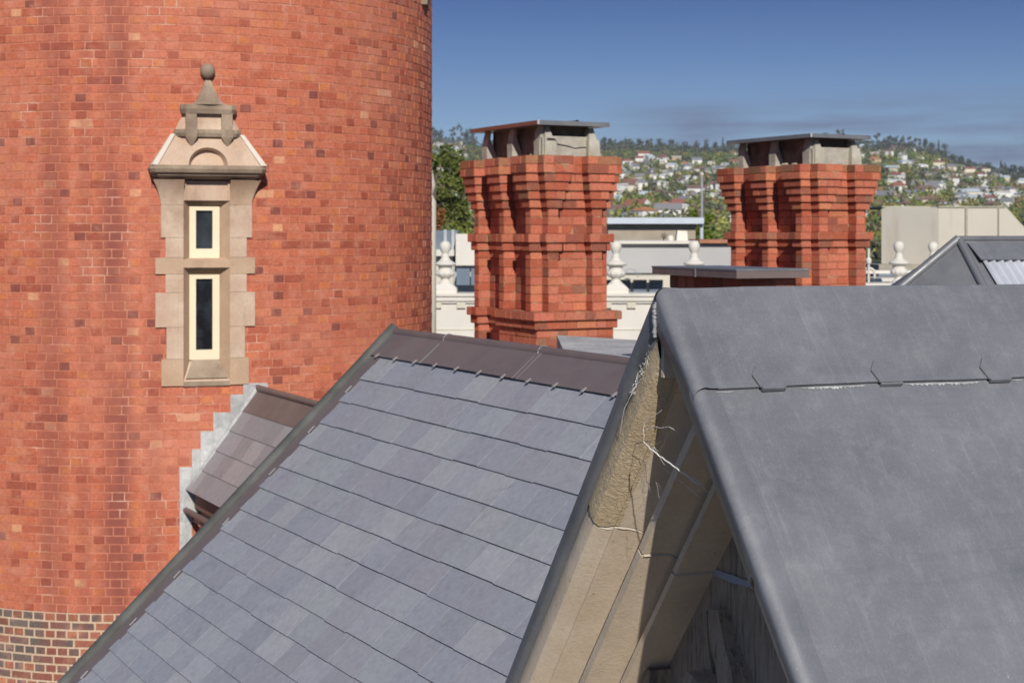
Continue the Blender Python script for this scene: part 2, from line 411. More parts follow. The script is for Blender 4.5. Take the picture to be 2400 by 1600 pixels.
def house(i, px, y, x):
    wn_, wc = hr.choices(WALLS, (70, 18, 5, 4, 3))[0]; rn, rc = hr.choices(ROOFS, (15, 28, 22, 22, 8, 5))[0]
    L = hr.uniform(6, 11.5); D = hr.uniform(5, 8); h = hr.choice((3.2, 3.6, 5.8, 6.2)); rh = hr.uniform(1.6, 2.8); hip = hr.random() < .5
    if rn == 'white': rh = .9
    z = min(terr(x, y), terr(x, y-D/2))-.5
    o = empty('house', (x, y, z), hr.uniform(-.7, .7), '%s %s house with %s roof, %s hillside %s' % ('tall' if h > 5 else 'low', wn_, rn, 'high on' if y > 1250 else ('halfway up' if y > 850 else 'low on'), zone(px)), 'house', HG)
    w = MB(); w.box((-L/2, -D/2, 0), (L/2, D/2, h+.5), wc); w.build('wall', M_PAINT, o)
    f = MB(); e = .5; hx = D*.45 if hip else 0; zz = h+.5
    a = [(-L/2-e, -D/2-e, zz), (L/2+e, -D/2-e, zz), (L/2+e, D/2+e, zz), (-L/2-e, D/2+e, zz)]; t0 = (-L/2-e+hx, 0, zz+rh); t1 = (L/2+e-hx, 0, zz+rh)
    f.face([a[0], a[1], t1, t0], rc); f.face([a[2], a[3], t0, t1], rc); f.face([a[1], a[2], t1], rc if hip else wc); f.face([a[3], a[0], t0], rc if hip else wc)
    f.face(a[::-1], wc)
    f.build('roof', M_PAINT, o)
for i, (px, y, x, pv) in enumerate(spots): house(i, px, y, x)
# woodland and gardens between the houses, nobody could count them
tr = random.Random(8); wb = MB(); cnt = 0
hs = [(q[2], q[1]) for q in spots]
for i in range(10400):
    g = tr.random()
    px = tr.uniform(700, 2650) if i > 7600 else tr.uniform(985, 1115) if g < .14 else (tr.uniform(1385, 1760) if g < .55 else tr.uniform(1985, 2440))
    R1 = ridge_r(px); y = 470*(R1/470)**tr.random()
    x = (px-1200)/FPX*y; z = terr(x, y)
    pv = HOR-(z+6-H)/y*FPX
    if pv > 590 or (px > 2070 and pv > 510): continue
    if any(abs(x-a_) < 8.0 and -11 < y-b_ < 5 for a_, b_ in hs): continue
    near_top = (y > R1*.86)
    rx = tr.uniform(2.2, 4.6)*(1.3 if near_top else 1.0); rz = rx*tr.uniform(.7, 1.15)
    col = tr.choice(GREENS if not near_top else [(.080, .092, .066), (.092, .100, .076), (.075, .088, .058)])
    nl = noise.noise(Vector((x*.012, y*.006, 9)))
    if nl > .15 and not near_top: col = tr.choice(GREENS[1:4])
    crown(wb, x, y, z+rz*.9, rx, rz, 36, rx*.24, col, tr, 'cone' if tr.random() < .08 else 'ball', 4); cnt += 1
tag(wb.build('woodland', M_LEAF), 'mixed green trees and gardens covering the far hillside between houses', 'woodland', kind='stuff')
# trees one can tell apart along the skyline
SK = [(1008, 296, 2), (1020, 300, 1), (1033, 304, 1), (1062, 288, 2), (1078, 287, 2), (1094, 298, 1), (1104, 300, 1),
      (1416, 322, 0), (1432, 326, 1), (1452, 330, 0), (1470, 327, 1), (1500, 326, 0), (1520, 325, 0), (1545, 327, 0), (1575, 328, 1), (1606, 333, 1), (1630, 330, 0),
      (1656, 326, 0), (1676, 334, 0), (1694, 322, 3), (1712, 334, 1),
      (1935, 308, 2), (1968, 303, 2), (2012, 316, 1), (2057, 308, 2), (2085, 318, 1), (2098, 310, 2), (2112, 312, 2), (2134, 316, 2), (2150, 318, 2), (2168, 326, 1),
      (2182, 332, 0), (2200, 328, 3), (2212, 340, 0), (2235, 360, 0), (2252, 362, 0), (2272, 370, 0), (2312, 380, 0), (2346, 376, 3), (2360, 382, 0), (2374, 386, 0), (2392, 392, 0)]
KN = {0: 'round dark', 1: 'loose grey-green', 2: 'tall open-crowned gum', 3: 'pointed dark'}
for px, pt, kd in SK:
    y = ridge_r(px)*.985; x = (px-1200)/FPX*y; z = terr(x, y)-1; top = H+(HOR-pt)/FPX*y; hgt = max(9, top-z)
    zn = 'left of the nearest chimney' if px < 1115 else ('in the gap between the two tall chimneys' if px < 1730 else 'right of the farther chimney')
    o = empty('hilltop_tree', (x, y, z), 0, '%s tree on the skyline, %s' % (KN[kd], zn), 'tree', 'trees along the hill skyline')
    t = MB(); t.tube([(0, 0, 0), (.4, 0, hgt*.4), (.1, .2, hgt*.8)], [.35, .25, .1], 6); 
    for q in range(3): 
        a = tr.uniform(0, 6.28); t.tube([(.3, 0, hgt*.4), (math.cos(a)*2, math.sin(a)*2, hgt*.7)], [.25, .1], 5)
    t.build('trunk', M_PBARK if kd == 2 else M_BARK, o)
    c = MB(); col = (.072, .085, .060)
    if kd == 3: crown(c, 0, 0, hgt*.55, 3.0, hgt*.45, 240, .8, col, tr, 'cone')
    elif kd == 2:
        for q in range(6): crown(c, tr.uniform(-3.5, 3.5), tr.uniform(-2, 2), hgt*tr.uniform(.42, .88), tr.uniform(2, 3.6), 2.6, 80, .7, (.085, .095, .07), tr, 'ball', 4)
    else: crown(c, 0, 0, hgt*.62, 5.2, hgt*.40, 300, .9, col if kd == 0 else (.07, .078, .055), tr, 'ball', 7)
    c.build('crown', M_LEAF, o)

# ------------------------------------------------------------------ middle distance trees
def near_tree(px, d, topy, r_, n, col, label, shape='ball', leaf=.16, cz=None, bot=None):
    top = H-(topy-HOR)/FPX*d; bz = H-((bot or 560)-HOR)/FPX*d
    o = empty('garden_tree', ((px-1200)/FPX*d, d, 0), 0, label, 'tree')
    t = MB(); t.tube([(0, 0, 0), (.1, 0, bz*.6), (0, .1, top-.6)], [.35, .22, .05], 8)
    for q in range(5):
        a = q*1.3; t.tube([(0.05, 0, bz-.5+q*.5), (math.cos(a)*r_*.6, math.sin(a)*r_*.6, bz+.3+q*.6)], [.1, .03], 5)
    t.build('trunk', M_BARK, o)
    c = MB(); zc = (top+bz)/2
    rr = random.Random(px)
    if shape == 'cone': crown(c, 0, 0, zc, r_, (top-bz)/2, n, leaf, col, rr, 'cone')
    else:
        for q in range(8):
            f_ = q/7; crown(c, rr.uniform(-.5, .5)*r_, rr.uniform(-.4, .4)*r_, lerp(bz, top-r_*.35, f_), r_*(.75-.25*f_), r_*.55, n//8, leaf, vary(col, .25, rr), rr, 'ball', 6)
    c.build('crown', M_LEAF, o)
near_tree(1020, 80, 352, 1.5, 4200, (.095, .120, .030), 'tall dark green conifer close beside the round tower edge', 'ball', .13)
near_tree(1078, 84, 384, 1.15, 3200, (.110, .135, .034), 'shorter olive green tree peeking out left of the nearest chimney', 'ball', .13)
near_tree(1014, 74, 462, .75, 2200, (.19, .085, .03), 'rusty brown autumn bush beside the tower edge below the conifer', 'ball', .10, bot=545)
near_tree(1428, 66, 512, .62, 1600, (.11, .14, .02), 'bright green bush peeping out right of the nearest chimney', 'ball', .08, bot=575)
near_tree(1643, 78, 500, .7, 1500, (.09, .13, .02), 'green bush behind the downpipe of the low tan building', 'ball', .09, bot=575)

# ------------------------------------------------------------------ far buildings
def rectbox(mb, x0, x1, y0, y1, d, dep, col=(1, 1, 1), mi=0):   # photo-pixel rectangle at depth d, dep metres deep (world coordinates)
    a = P(x0, y1, d); c_ = P(x1, y0, d); mb.box((a.x, d, a.z), (c_.x, d+dep, c_.z), col, mi)
def root_at(name, px, d, label, cat, group=None):
    return empty(name, ((px-1200)/FPX*d, d, 0), 0, label, cat, group)
def part(name, mat, root, fn, **kw):
    mb = MB(); fn(mb); l = root.matrix_basis.inverted() if False else None
    ox, oy = root.location.x, root.location.y
    mb.v = [(v[0]-ox, v[1]-oy, v[2]) for v in mb.v]
    return mb.build(name, mat, root, **kw)

# low tan building with pale blue gutter
o = root_at('low_building', 1540, 60, 'low tan building with pale blue gutter and downpipe between the chimneys', 'building')
def f(m): rectbox(m, 1425, 1630, 524, 700, 60, 8)
part('wall', M_TAN, o, f)
def f(m): rectbox(m, 1423, 1650, 510, 524.5, 59.6, 9)
part('gutter', M_BLUEG, o, f)
def f(m):
    p = P(1645, 524, 59.8); m.tube([(p.x, 59.9, p.z), (p.x, 59.9, p.z-.15), (p.x, 59.9, p.z-2.5)], .07, 8)
part('downpipe', M_BLUEG, o, f)
# grey wall / roof with white gutter and rusty capping
o = root_at('grey_building', 1580, 48, 'long light grey building with white gutter and rusty capping behind the urns', 'building')
def f(m): rectbox(m, 1395, 1790, 572, 640, 48, 7)
part('wall', M_GREYW, o, f)
def f(m): rectbox(m, 1425, 1637, 564.5, 571.5, 47.8, 7.2)
part('gutter', M_WHITE, o, f)
def f(m): rectbox(m, 1640, 1790, 562, 570, 47.8, 7.2)
part('capping', M_RUST, o, f)
def f(m): rectbox(m, 1400, 1560, 646, 655, 46.5, 1.2)
part('cornice', M_CREAM, o, f)
def f(m):
    for k_ in range(4): rectbox(m, 1408+k_*38, 1440+k_*38, 656, 700, 47, .3)
part('window', M_BGLASS, o, f)
def f(m): rectbox(m, 1395, 1790, 641, 1200, 48.1, 6.5)
part('lower_wall', M_CREAM, o, f)
def arc_pipe(m):
    p0 = P(1462, 650, 46); pts = []
    for k_ in range(9):
        a = math.pi*k_/8; pts.append((p0.x+.2-.2*math.cos(a), 46, p0.z+.25*math.sin(a)))
    m.tube(pts, .015, 6)
part('pipe', M_GREYM, o, arc_pipe)
# roof fan unit
o = root_at('roof_vent', 1592, 50, 'white roof vent unit with small dark fan on the grey building', 'vent')
def f(m):
    a = P(1585, 564, 50); w = .33; m.prism([(a.x, 50, a.z-.1), (a.x+.38, 50, a.z-.1), (a.x+.38, 50.6, a.z-.1), (a.x, 50.6, a.z-.1)],
        [(a.x+.05, 50.1, a.z+.32), (a.x+.35, 50.1, a.z+.30), (a.x+.35, 50.5, a.z+.30), (a.x+.05, 50.5, a.z+.32)])
part('housing', M_WHITE, o, f)
def f(m):
    a = P(1574, 564, 50); m.lathe([(0, -.1), (.09, -.1), (.11, .06), (.07, .16), (0, .17)], 12, (a.x, 50.3, a.z))
part('cowl', M_WHITE, o, f)
def f(m):
    a = P(1556, 553, 50); m.tube([(a.x, 50, a.z-.25), (a.x, 50, a.z)], .015)
    for k_ in range(6):
        t = k_*1.05; m.face([(a.x, 50, a.z), (a.x+.1*math.cos(t), 50.02, a.z+.1*math.sin(t)), (a.x+.1*math.cos(t+.5), 49.98, a.z+.1*math.sin(t+.5))])
part('fan', M_DARK, o, f)
# pole
o = root_at('flag_pole', 1645, 72, 'thin pale pole rising before the hillside between the chimneys', 'pole')
p = P(1645, 412, 72)
b = MB(); b.tube([(0, 0, 0), (0, 0, p.z)], [.07, .05], 8); b.build('shaft', M_GREYM, o)
b = MB(); b.lathe([(0, 0), (.08, .03), (.08, .12), (0, .16)], 10, (0, 0, p.z)); b.build('finial', M_WHITE, o)
# glass and white plant room left of the first chimney
o = root_at('plant_room', 1060, 44, 'blue grey plant room with white panels beside the round tower', 'building')
def f(m): rectbox(m, 1000, 1072, 540, 592, 44, 4)
part('wall', M_BGLASS, o, f)
def f(m):
    for q in (1040, 1058): rectbox(m, q, q+7, 538, 592, 43.9, .1)
part('post', M_GREYM, o, f)
def f(m): rectbox(m, 1068, 1125, 548, 622, 43.3, 3)
part('white_panel', M_WHITE, o, f)
def f(m): rectbox(m, 1000, 1064, 585, 600, 43, 2)
part('ledge', M_WHITE, o, f)
def f(m): rectbox(m, 1000, 1062, 600, 1100, 43.4, 4)
part('lower_wall', M_CREAM, o, f)
def f(m): rectbox(m, 1062, 1130, 622, 1100, 43.6, 4)
part('base_wall', M_GREYM, o, f)
def f(m):
    rectbox(m, 1070, 1101, 629, 668, 42.9, .3); rectbox(m, 1104, 1125, 629, 668, 42.9, .3)
part('window', M_BGLASS, o, f)
# beige block at the right
o = root_at('beige_block', 2230, 58, 'large plain beige concrete block with stained seams on the right', 'building')
d = 58
def W3(px, py, dd): return P(px, py, dd)
def f(m):
    tp = 485.5
    front = [W3(2066, 619, 59.2), W3(2200, 619, d), W3(2470, 619, d), W3(2470, 610, d), W3(2358, tp, d), W3(2200, tp, d), W3(2066, tp, 59.2)]
    m.face([front[0], front[1], front[5], front[6]]); m.face([front[1], front[2], front[3], front[4], front[5]])
    bk = [Vector((q.x*(1+8/q.y)*1.003, q.y+8, q.z)) for q in front]
    for i in range(7):
        j = (i+1) % 7; m.face([front[i], bk[i], bk[j], front[j]])
    m.face(bk[::-1])
part('wall', M_BEIGE, o, f)
def f(m):
    for q, w in ((2263, 5), (2340, 2.2)): rectbox(m, q, q+w, 486, 619, 57.93, .1)
part('seam', plain('seam_brown', (.36, .32, .26), .9), o, f)
def f(m):
    rectbox(m, 2199, 2358, 483, 486, 57.95, 6); rectbox(m, 2067, 2198, 483, 486, 59.1, 6)
part('coping', plain('greenish_coping', (.40, .40, .30), .9), o, f)
def f(m): rectbox(m, 2060, 2480, 620, 640, 57.5, 6); rectbox(m, 2060, 2480, 640, 1100, 58.5, 6)
part('base_wall', plain('brown_concrete', (.36, .33, .27), .9), o, f)
# cream block further right and rails, pipes below the beige block
o = root_at('service_pipes', 2040, 40, 'white curved service pipes and vent at the foot of the farther chimney', 'pipes')
def f(m):
    p = P(2036, 700, 40); m.tube([(p.x, 40, 0), (p.x, 40, P(2036, 582, 40).z)], .03, 8)
part('vent_pipe', M_WHITE, o, f)
def f(m):
    p = P(2036, 612, 40); m.lathe([(0, -.06), (.06, -.06), (.075, .03), (.04, .09), (0, .09)], 10, (p.x, 40, p.z))
part('vent_cap', M_WHITE, o, f)
def f(m):
    p = P(2022, 640, 40); pts = [(p.x+.16-.16*math.cos(math.pi*k_/10)+0, 40.1, p.z+.12*math.sin(math.pi*k_/10)) for k_ in range(11)]
    m.tube([(p.x, 40.1, p.z-.6)]+pts+[(p.x+.32, 40.1, p.z-.6)], .035, 8)
part('bend', M_WHITE, o, f)

# ------------------------------------------------------------------ white parapet with urns
def cornice_wall(m, x0, x1, d, top, yb=1400):
    rectbox(m, x0, x1, top+22, yb, d+.13, .5)
    rectbox(m, x0, x1, top+17, top+22.5, d+.08, .7)
    rectbox(m, x0, x1, top+6, top+17.2, d+.04, .9)
    rectbox(m, x0, x1, top, top+6.3, d, 1.0)
o = root_at('white_parapet', 1240, 36, 'white moulded parapet wall with bracketed cornice behind the nearest chimney', 'parapet')
def f(m): cornice_wall(m, 860, 1760, 36, 688)
part('wall', M_WHITE, o, f)
for q in range(900, 1760, 57):
    def f(m): rectbox(m, q, q+20, 708, 722, 36.07, .2)
    part('bracket', M_CREAM, o, f)
def f(m):
    for q in (771, 803, 812): rectbox(m, 860, 1760, q, q+2.0, 36.115, .1)
part('string_course', M_CREAM, o, f)
o = root_at('white_parapet', 2140, 38, 'white stepped parapet with ledges in front of the beige block', 'parapet')
def f(m):
    cornice_wall(m, 2000, 2300, 38, 664); rectbox(m, 2030, 2300, 634, 641, 41, .6); rectbox(m, 2050, 2300, 652, 660, 40, 2)
part('wall', M_WHITE, o, f)
def f(m): rectbox(m, 2060, 2300, 641, 652, 42, .3)
part('opening', M_BGLASS, o, f)
urn_prof = [(0, 1.14), (.055, 1.13), (.10, 1.10), (.125, 1.05), (.13, 1.0), (.115, .93), (.085, .88), (.075, .86), (.075, .82), (.095, .80), (.09, .77),
            (.10, .74), (.13, .70), (.18, .665), (.235, .64), (.245, .615), (.235, .59), (.20, .575), (.155, .56), (.15, .50), (.17, .47), (.20, .43), (.205, .39),
            (.19, .345), (.13, .31), (.095, .285), (.095, .25), (.115, .22), (.165, .17), (.20, .12), (.24, .07), (.26, .06), (.26, 0), (0, 0)]
def urn(px, d, basey, label, sc=1.0):
    p = P(px, basey, d)
    o = empty('stone_urn', p, 0, label, 'urn', 'white urns on the parapets')
    return o
first = urn(1043.5, 36.38, 682, 'white stone urn finial on the parapet between the tower and nearest chimney')
b = MB(); b.lathe(urn_prof[:13], 28); b.lathe(urn_prof[12:-4], 28); b.build('urn_body', M_WHITE, first, smooth_=True)
b = MB(); b.box((-.27, -.27, -.25), (.27, .27, .06)); b.prism([(-.27, -.27, .06), (.27, -.27, .06), (.27, .27, .06), (-.27, .27, .06)], [(-.17, -.17, .16), (.17, -.17, .16), (.17, .17, .16), (-.17, .17, .16)]); b.build('pedestal', M_WHITE, first)
b = MB()
for k_ in range(12):
    a = k_*math.pi/6; b.lathe([(0, -.05), (.035, -.03), (.04, .0), (.035, .03), (0, .05)], 6, (.18*math.cos(a), .18*math.sin(a), .40))
b.build('gadroon_band', M_WHITE, first, smooth_=True)
for px, d, by, lb in ((1443.5, 36.38, 682, 'white stone urn finial just right of the nearest chimney'),
                      (1627, 36.38, 681, 'white stone urn half hidden behind the low brick stack'),
                      (2107, 38.5, 676, 'white stone urn finial in front of the beige block'),
                      (2187, 42, 668, 'smaller white stone urn beside the grey lantern roof slope')):
    c_ = copy_tree(first); c_.location = P(px, by, d); c_['label'] = lb
# cream pinnacle peeping out behind the tower, higher up
o = root_at('cream_pinnacle', 1006, 30, 'cream stone pinnacle peeping past the edge of the round tower', 'pinnacle')
b = MB(); zt = P(0, 372, 30).z; b.lathe([(0, zt), (.05, zt-.06), (.06, zt-.2), (.09, zt-.35), (.12, zt-.5), (.1, zt-.6), (.06, zt-.66), (.13, zt-.8), (.13, zt-6), (0, zt-6)], 16, (0, 0, 0)); b.build('finial', M_CREAM, o, smooth_=True)
b = MB(); b.box((-.35, -.2, 0), (.1, .4, zt-6)); b.build('pier', M_CREAM, o)

# ------------------------------------------------------------------ brick work
def brick_face(mb, p0, u, nrm, L, z0, z1, col, mj=.006, ch=.004, dep=.012):
    """one brick front: p0 lower-left corner on the wall plane, u along, nrm outward"""
    a0, a1 = p0+u*mj*.5, p0+u*(L-mj*.5); zz0, zz1 = z0+mj*.5, z1-mj*.5
    def q(base, z, off): return Vector((base.x, base.y, z))+nrm*off
    F = [q(a0+u*ch, zz0+ch, 0), q(a1-u*ch, zz0+ch, 0), q(a1-u*ch, zz1-ch, 0), q(a0+u*ch, zz1-ch, 0)]
    B = [q(a0, zz0, -dep), q(a1, zz0, -dep), q(a1, zz1, -dep), q(a0, zz1, -dep)]
    mb.face(F, col)
    for i in range(4):
        j = (i+1) % 4; mb.face([B[i], B[j], F[j], F[i]], col)
def course(mb, mo, poly, z0, h, par, r, colf, dep=.0065, mj=.007):
    n = len(poly); inner = []
    for i in range(n):                       # axis-aligned polygon: inset each corner by dep
        a, b_, c_ = poly[i-1], poly[i], poly[(i+1) % n]
        e1 = (b_-a).normalized(); e2 = (c_-b_).normalized()
        n1 = Vector((e1.y, -e1.x)); n2 = Vector((e2.y, -e2.x)); inner.append(b_-(n1+n2)*dep*.7)
        L = (c_-b_).length
        if L < .02: continue
        nr = Vector((n2.x, n2.y, 0)); u = Vector((e2.x, e2.y, 0)); s = 0; seq = []
        k_ = par+i
        while s < L-1e-6:
            w = .115 if (k_ % 2) else .23
            if r.random() < .15: w = .115
            if L-s-w < .07: w = L-s
            w = min(w, L-s); seq.append((s, w)); s += w; k_ += 1
        for s0, w in seq:
            brick_face(mb, Vector((b_.x, b_.y, 0))+u*s0+nr*r.uniform(-.0015, .0015), u, nr, w, z0+r.uniform(-.001, .001), z0+h, colf(r), mj, .003, dep+.004)
    mo.prism([(p.x, p.y, z0-.001) for p in inner], [(p.x, p.y, z0+h) for p in inner])
    # solid brick top/bottom (arrises of corbels)
def offs(poly, d):
    out = []; n = len(poly)
    for i in range(n):
        a, b_, c_ = poly[i-1], poly[i], poly[(i+1) % n]
        e1 = (b_-a).normalized(); e2 = (c_-b_).normalized()
        out.append(b_+(Vector((e1.y, -e1.x))+Vector((e2.y, -e2.x)))*d)
    return out
HC = .0857
PJ, PW, PG, PL = .13, .115, .385, .475
AA = PW*2+PG; BB = PW*3+PL*2
def shaft_poly():
    V = Vector; p = []
    # front (v=0) from left to right, pilasters stand out to v=-PJ
    p += [V((0, 0)), V((0, -PJ)), V((PW, -PJ)), V((PW, 0)), V((PW+PG, 0)), V((PW+PG, -PJ)), V((AA, -PJ)), V((AA, 0))]
    # right side (u=AA) going back
    y = 0
    for k_ in range(3):
        p += [V((AA+PJ, y)), V((AA+PJ, y+PW)), V((AA, y+PW))]; y += PW
        if k_ < 2: p += [V((AA, y+PL))]; y += PL
    # back
    p += [V((AA, BB+PJ)), V((AA-PW, BB+PJ)), V((AA-PW, BB)), V((PW, BB)), V((PW, BB+PJ)), V((0, BB+PJ)), V((0, BB))]
    y = BB
    for k_ in range(3):
        p += [V((-PJ, y)), V((-PJ, y-PW)), V((0, y-PW))]; y -= PW
        if k_ < 2: p += [V((0, y-PL))]; y -= PL
    # remove duplicate closing corners
    q = []
    for v in p:
        if not q or (v-q[-1]).length > 1e-6: q.append(v)
    if (q[0]-q[-1]).length < 1e-6: q.pop()
    # drop collinear points
    r_ = []
    for i in range(len(q)):
        a, b_, c_ = q[i-1], q[i], q[(i+1) % len(q)]
        if abs((b_-a).cross(c_-b_)) > 1e-9: r_.append(b_)
    return r_
def base_poly():
    V = Vector
    return [V((-PJ, -PJ)), V((AA+PJ, -PJ)), V((AA+PJ, BB)), V((-PJ, BB)), V((-PJ, BB-PW)), V((0, BB-PW)), V((0, PW*2+PL)), V((-PJ, PW*2+PL))]
SP, BP = shaft_poly(), base_poly()
def chimney(px, d, ytop, rot, name, label, seed, downto):
    p = P(px, ytop, d); ztop = p.z
    o = empty(name, (p.x, p.y, 0), rot, label, 'chimney')
    r = random.Random(seed); secs = []
    z = ztop; br, mo = MB(), MB()
    plan = [(SP, .112), (SP, .112), (SP, .092), (SP, .073), (SP, .052), (SP, .028)]+[(SP, 0)]*3+[(SP, .055), (SP, .027)]+[(SP, 0)]*7+[(BP, .062), (BP, .030)]+[(BP, 0)]*downto
    def colA(r_):
        c = chim_col(r_)
        if z > ztop-.1*1.2 and r_.random() < .45: c = tuple(lerp(a, b_, .55) for a, b_ in zip(c, (.22, .15, .07)))
        return c
    names = ['corbelled_crown']*6+['shaft']*3+['string_band']*2+['shaft']*7+['plinth_band']*2+['base']*downto
    cur = names[0]; i0 = 0
    for i, (pl, dl) in enumerate(plan):
        if names[i] != cur:
            o2 = br.build(cur, M_BC, o); mo.build('mortar', M_MOCH, o2); br, mo = MB(), MB(); cur = names[i]
        z -= HC; course(br, mo, offs(pl, dl) if dl else pl, z, HC, i % 2, r, colA)
    o2 = br.build(cur, M_BC, o); mo.build('mortar', M_MOCH, o2)
    b_ = MB(); b_.box((-PJ+.01, -PJ+.01, 0), (AA+PJ-.01, BB-.01, z)); b_.build('lower_stack', M_BC, o)
    for q in b_.c: pass
    # concrete cowl
    z0 = ztop-.002; hh = .305
    m = MB()
    def fin_left(y0, y1):
        prof = [(-.035, 0), (-.035, .165), (-.026, .172), (-.020, .24), (.0, hh), (.016, hh), (.008, .235), (.100, .0)]
        m = MB(); m.prism([(u_, y0, z0+w_) for u_, w_ in prof], [(u_, y1, z0+w_) for u_, w_ in prof]); m.build('fin', M_CO, o, recalc=True)
    for k_ in range(3):
        y = .0+k_*(PW+PL); fin_left(y, y+PW)
    for x0 in (.0, AA-PW):
        m = MB()
        pr0 = [(x0-.005, -.06, z0), (x0+PW+.02, -.06, z0), (x0+PW+.01, -.055, z0+.16), (x0+PW-.02, -.05, z0+.18), (x0+PW-.045, -.02, z0+hh-.01), (x0+.03, -.02, z0+hh-.01), (x0-.0, -.05, z0+.175)]
        pr1 = [(a, .05+.0*k_, c__) for k_, (a, b__, c__) in enumerate(pr0)]
        pr1 = [(a, .12-(c__-z0)/hh*.06, c__) for a, b__, c__ in pr0]
        m.prism(pr0, pr1); m.build('front_fin', M_CO, o, recalc=True)
    m = MB(); m.box((.03, .0, z0), (AA-.05, .10, z0+.205)); m.box((AA-.08, .1, z0), (AA+.0, BB-.02, z0+.2)); m.box((-.02, -.04, z0), (.04, .03, z0+.185)); m.build('cowl_wall', M_CO, o)
    m = MB(); m.box((.075, .10, z0), (AA-.03, BB-.04, z0+hh)); m.build('flue', M_FLUE, o)
    m = MB(); c0 = -.12, -.135; c1 = AA+.085, BB+.10
    m.prism([(c0[0], c0[1], z0+hh), (c1[0], c0[1], z0+hh), (c1[0], c1[1], z0+hh), (c0[0], c1[1], z0+hh)],
            [(c0[0]+.006, c0[1]+.006, z0+hh+.044), (c1[0]-.006, c0[1]+.006, z0+hh+.044), (c1[0]-.006, c1[1]-.006, z0+hh+.044), (c0[0]+.006, c1[1]-.006, z0+hh+.044)])
    plate = m.build('cap_plate', M_LDC, o)
    m = MB(); m.tube([(.33, c0[1]+.01, z0+hh+.036), (.33, .4, z0+hh+.036), (.33, c1[1]-.01, z0+hh+.036)], .022, 8); m.build('lead_roll', M_LDC, plate, smooth_=True)
    m = MB(); m.box((c0[0]-.003, c0[1]-.003, z0+hh+.003), (c0[0]+.012, c0[1]+.012, z0+hh+.047)); m.build('corner_weld', M_LDO, plate)
    if seed == 3:
        m = MB(); m.box((c0[0]-.004, c0[1]+.012, z0+hh+.004), (c0[0]+.002, c1[1]-.004, z0+hh+.040)); m.build('fascia', plain('red_bounce_fascia', (.22, .085, .062), .6), plate)  # strip painted red-brown for light bounced off the tower onto the cap edge
        m = MB(); cr_ = [(.02, .175), (.10, .17), (.115, .165), (.135, .135), (.17, .125), (.21, .118), (.26, .112), (.32, .10), (.37, .088), (.41, .092), (.455, .10), (.53, .096)]
        rr = random.Random(2)
        for a, c_ in zip(cr_, cr_[1:]):
            ya = -.064 if (a[0] < .135 or a[0] > .49) else -.0035
            t = rr.uniform(.003, .007)
            m.face([(a[0], ya, z0+a[1]-t), (c_[0], ya, z0+c_[1]-t), (c_[0], ya, z0+c_[1]+t), (a[0], ya, z0+a[1]+t)])
        m.build('crack', M_DARK, o)
    for k_ in range(5): 
        m = MB(); x_, y_ = r.uniform(-.02, .1), r.uniform(.15, .9); s_ = r.uniform(.02, .04)
        m.prism([(x_-s_, y_-s_, z0), (x_+s_, y_-s_, z0), (x_+s_*1.2, y_+s_, z0), (x_-s_, y_+s_*1.4, z0)], [(x_-s_*.4, y_-s_*.6, z0+s_), (x_+s_*.5, y_-s_*.4, z0+s_*1.1), (x_+s_*.6, y_+s_*.4, z0+s_*.8), (x_-s_*.5, y_+s_*.6, z0+s_)])
        m.build('mortar_lump', M_CO, o)
    return o
chimney(1271, 15.9, 366, R(27), 'brick_chimney', 'nearer tall ribbed red brick chimney with cracked concrete cowl, cap edge painted with red bounce', 3, 9)
c2 = chimney(1903, 18.3, 386, R(28), 'brick_chimney', 'farther tall ribbed red brick chimney with grey cap, right of centre', 4, 7)
c2.scale = (1.07, 1.07, 1.0)

# low brick stack with lead capping behind the gable ridge
d = 9.6; p = P(1738, 636, d)
o = empty('low_brick_stack', (p.x, p.y, 0), R(22), 'low wide brick stack under a flat lead capping, behind the foreground ridge', 'chimney')
r = random.Random(9); br, mo = MB(), MB(); zt = P(0, 652, d).z
w_, l_ = .375, .93
pl = [Vector((0, 0)), Vector((w_, 0)), Vector((w_, l_)), Vector((0, l_))]
for i in range(14): course(br, mo, pl, zt-(i+1)*HC, HC, i % 2, r, chim_col)
q = br.build('brickwork', M_BC, o); mo.build('mortar', M_MOCH, q)
b = MB(); b.box((.01, .01, 0), (w_-.01, l_-.01, zt-14*HC)); b.build('lower_stack', M_BC, o)
b = MB(); b.box((-.08, -.08, zt+.001), (w_+.05, l_+.09, zt+.048)); q = b.build('capping', M_LDB, o)
b = MB(); b.box((-.083, -.083, zt+.046), (w_+.053, l_+.093, zt+.056)); b.build('top_sheet', M_LD, q)
b = MB(); b.box((-.088, .42, zt-.002), (-.079, .435, zt+.058)); b.build('seam', M_LDC, q)

# ------------------------------------------------------------------ grey lantern roof with corrugated sheets, right
d = 11.5
TA = P(2247, 560, d)
o = empty('lantern_roof', (TA.x, TA.y, 0), R(20), 'grey lead hipped roof with pale corrugated sheets at the right edge', 'roof')
z1 = TA.z; drop = 1.0
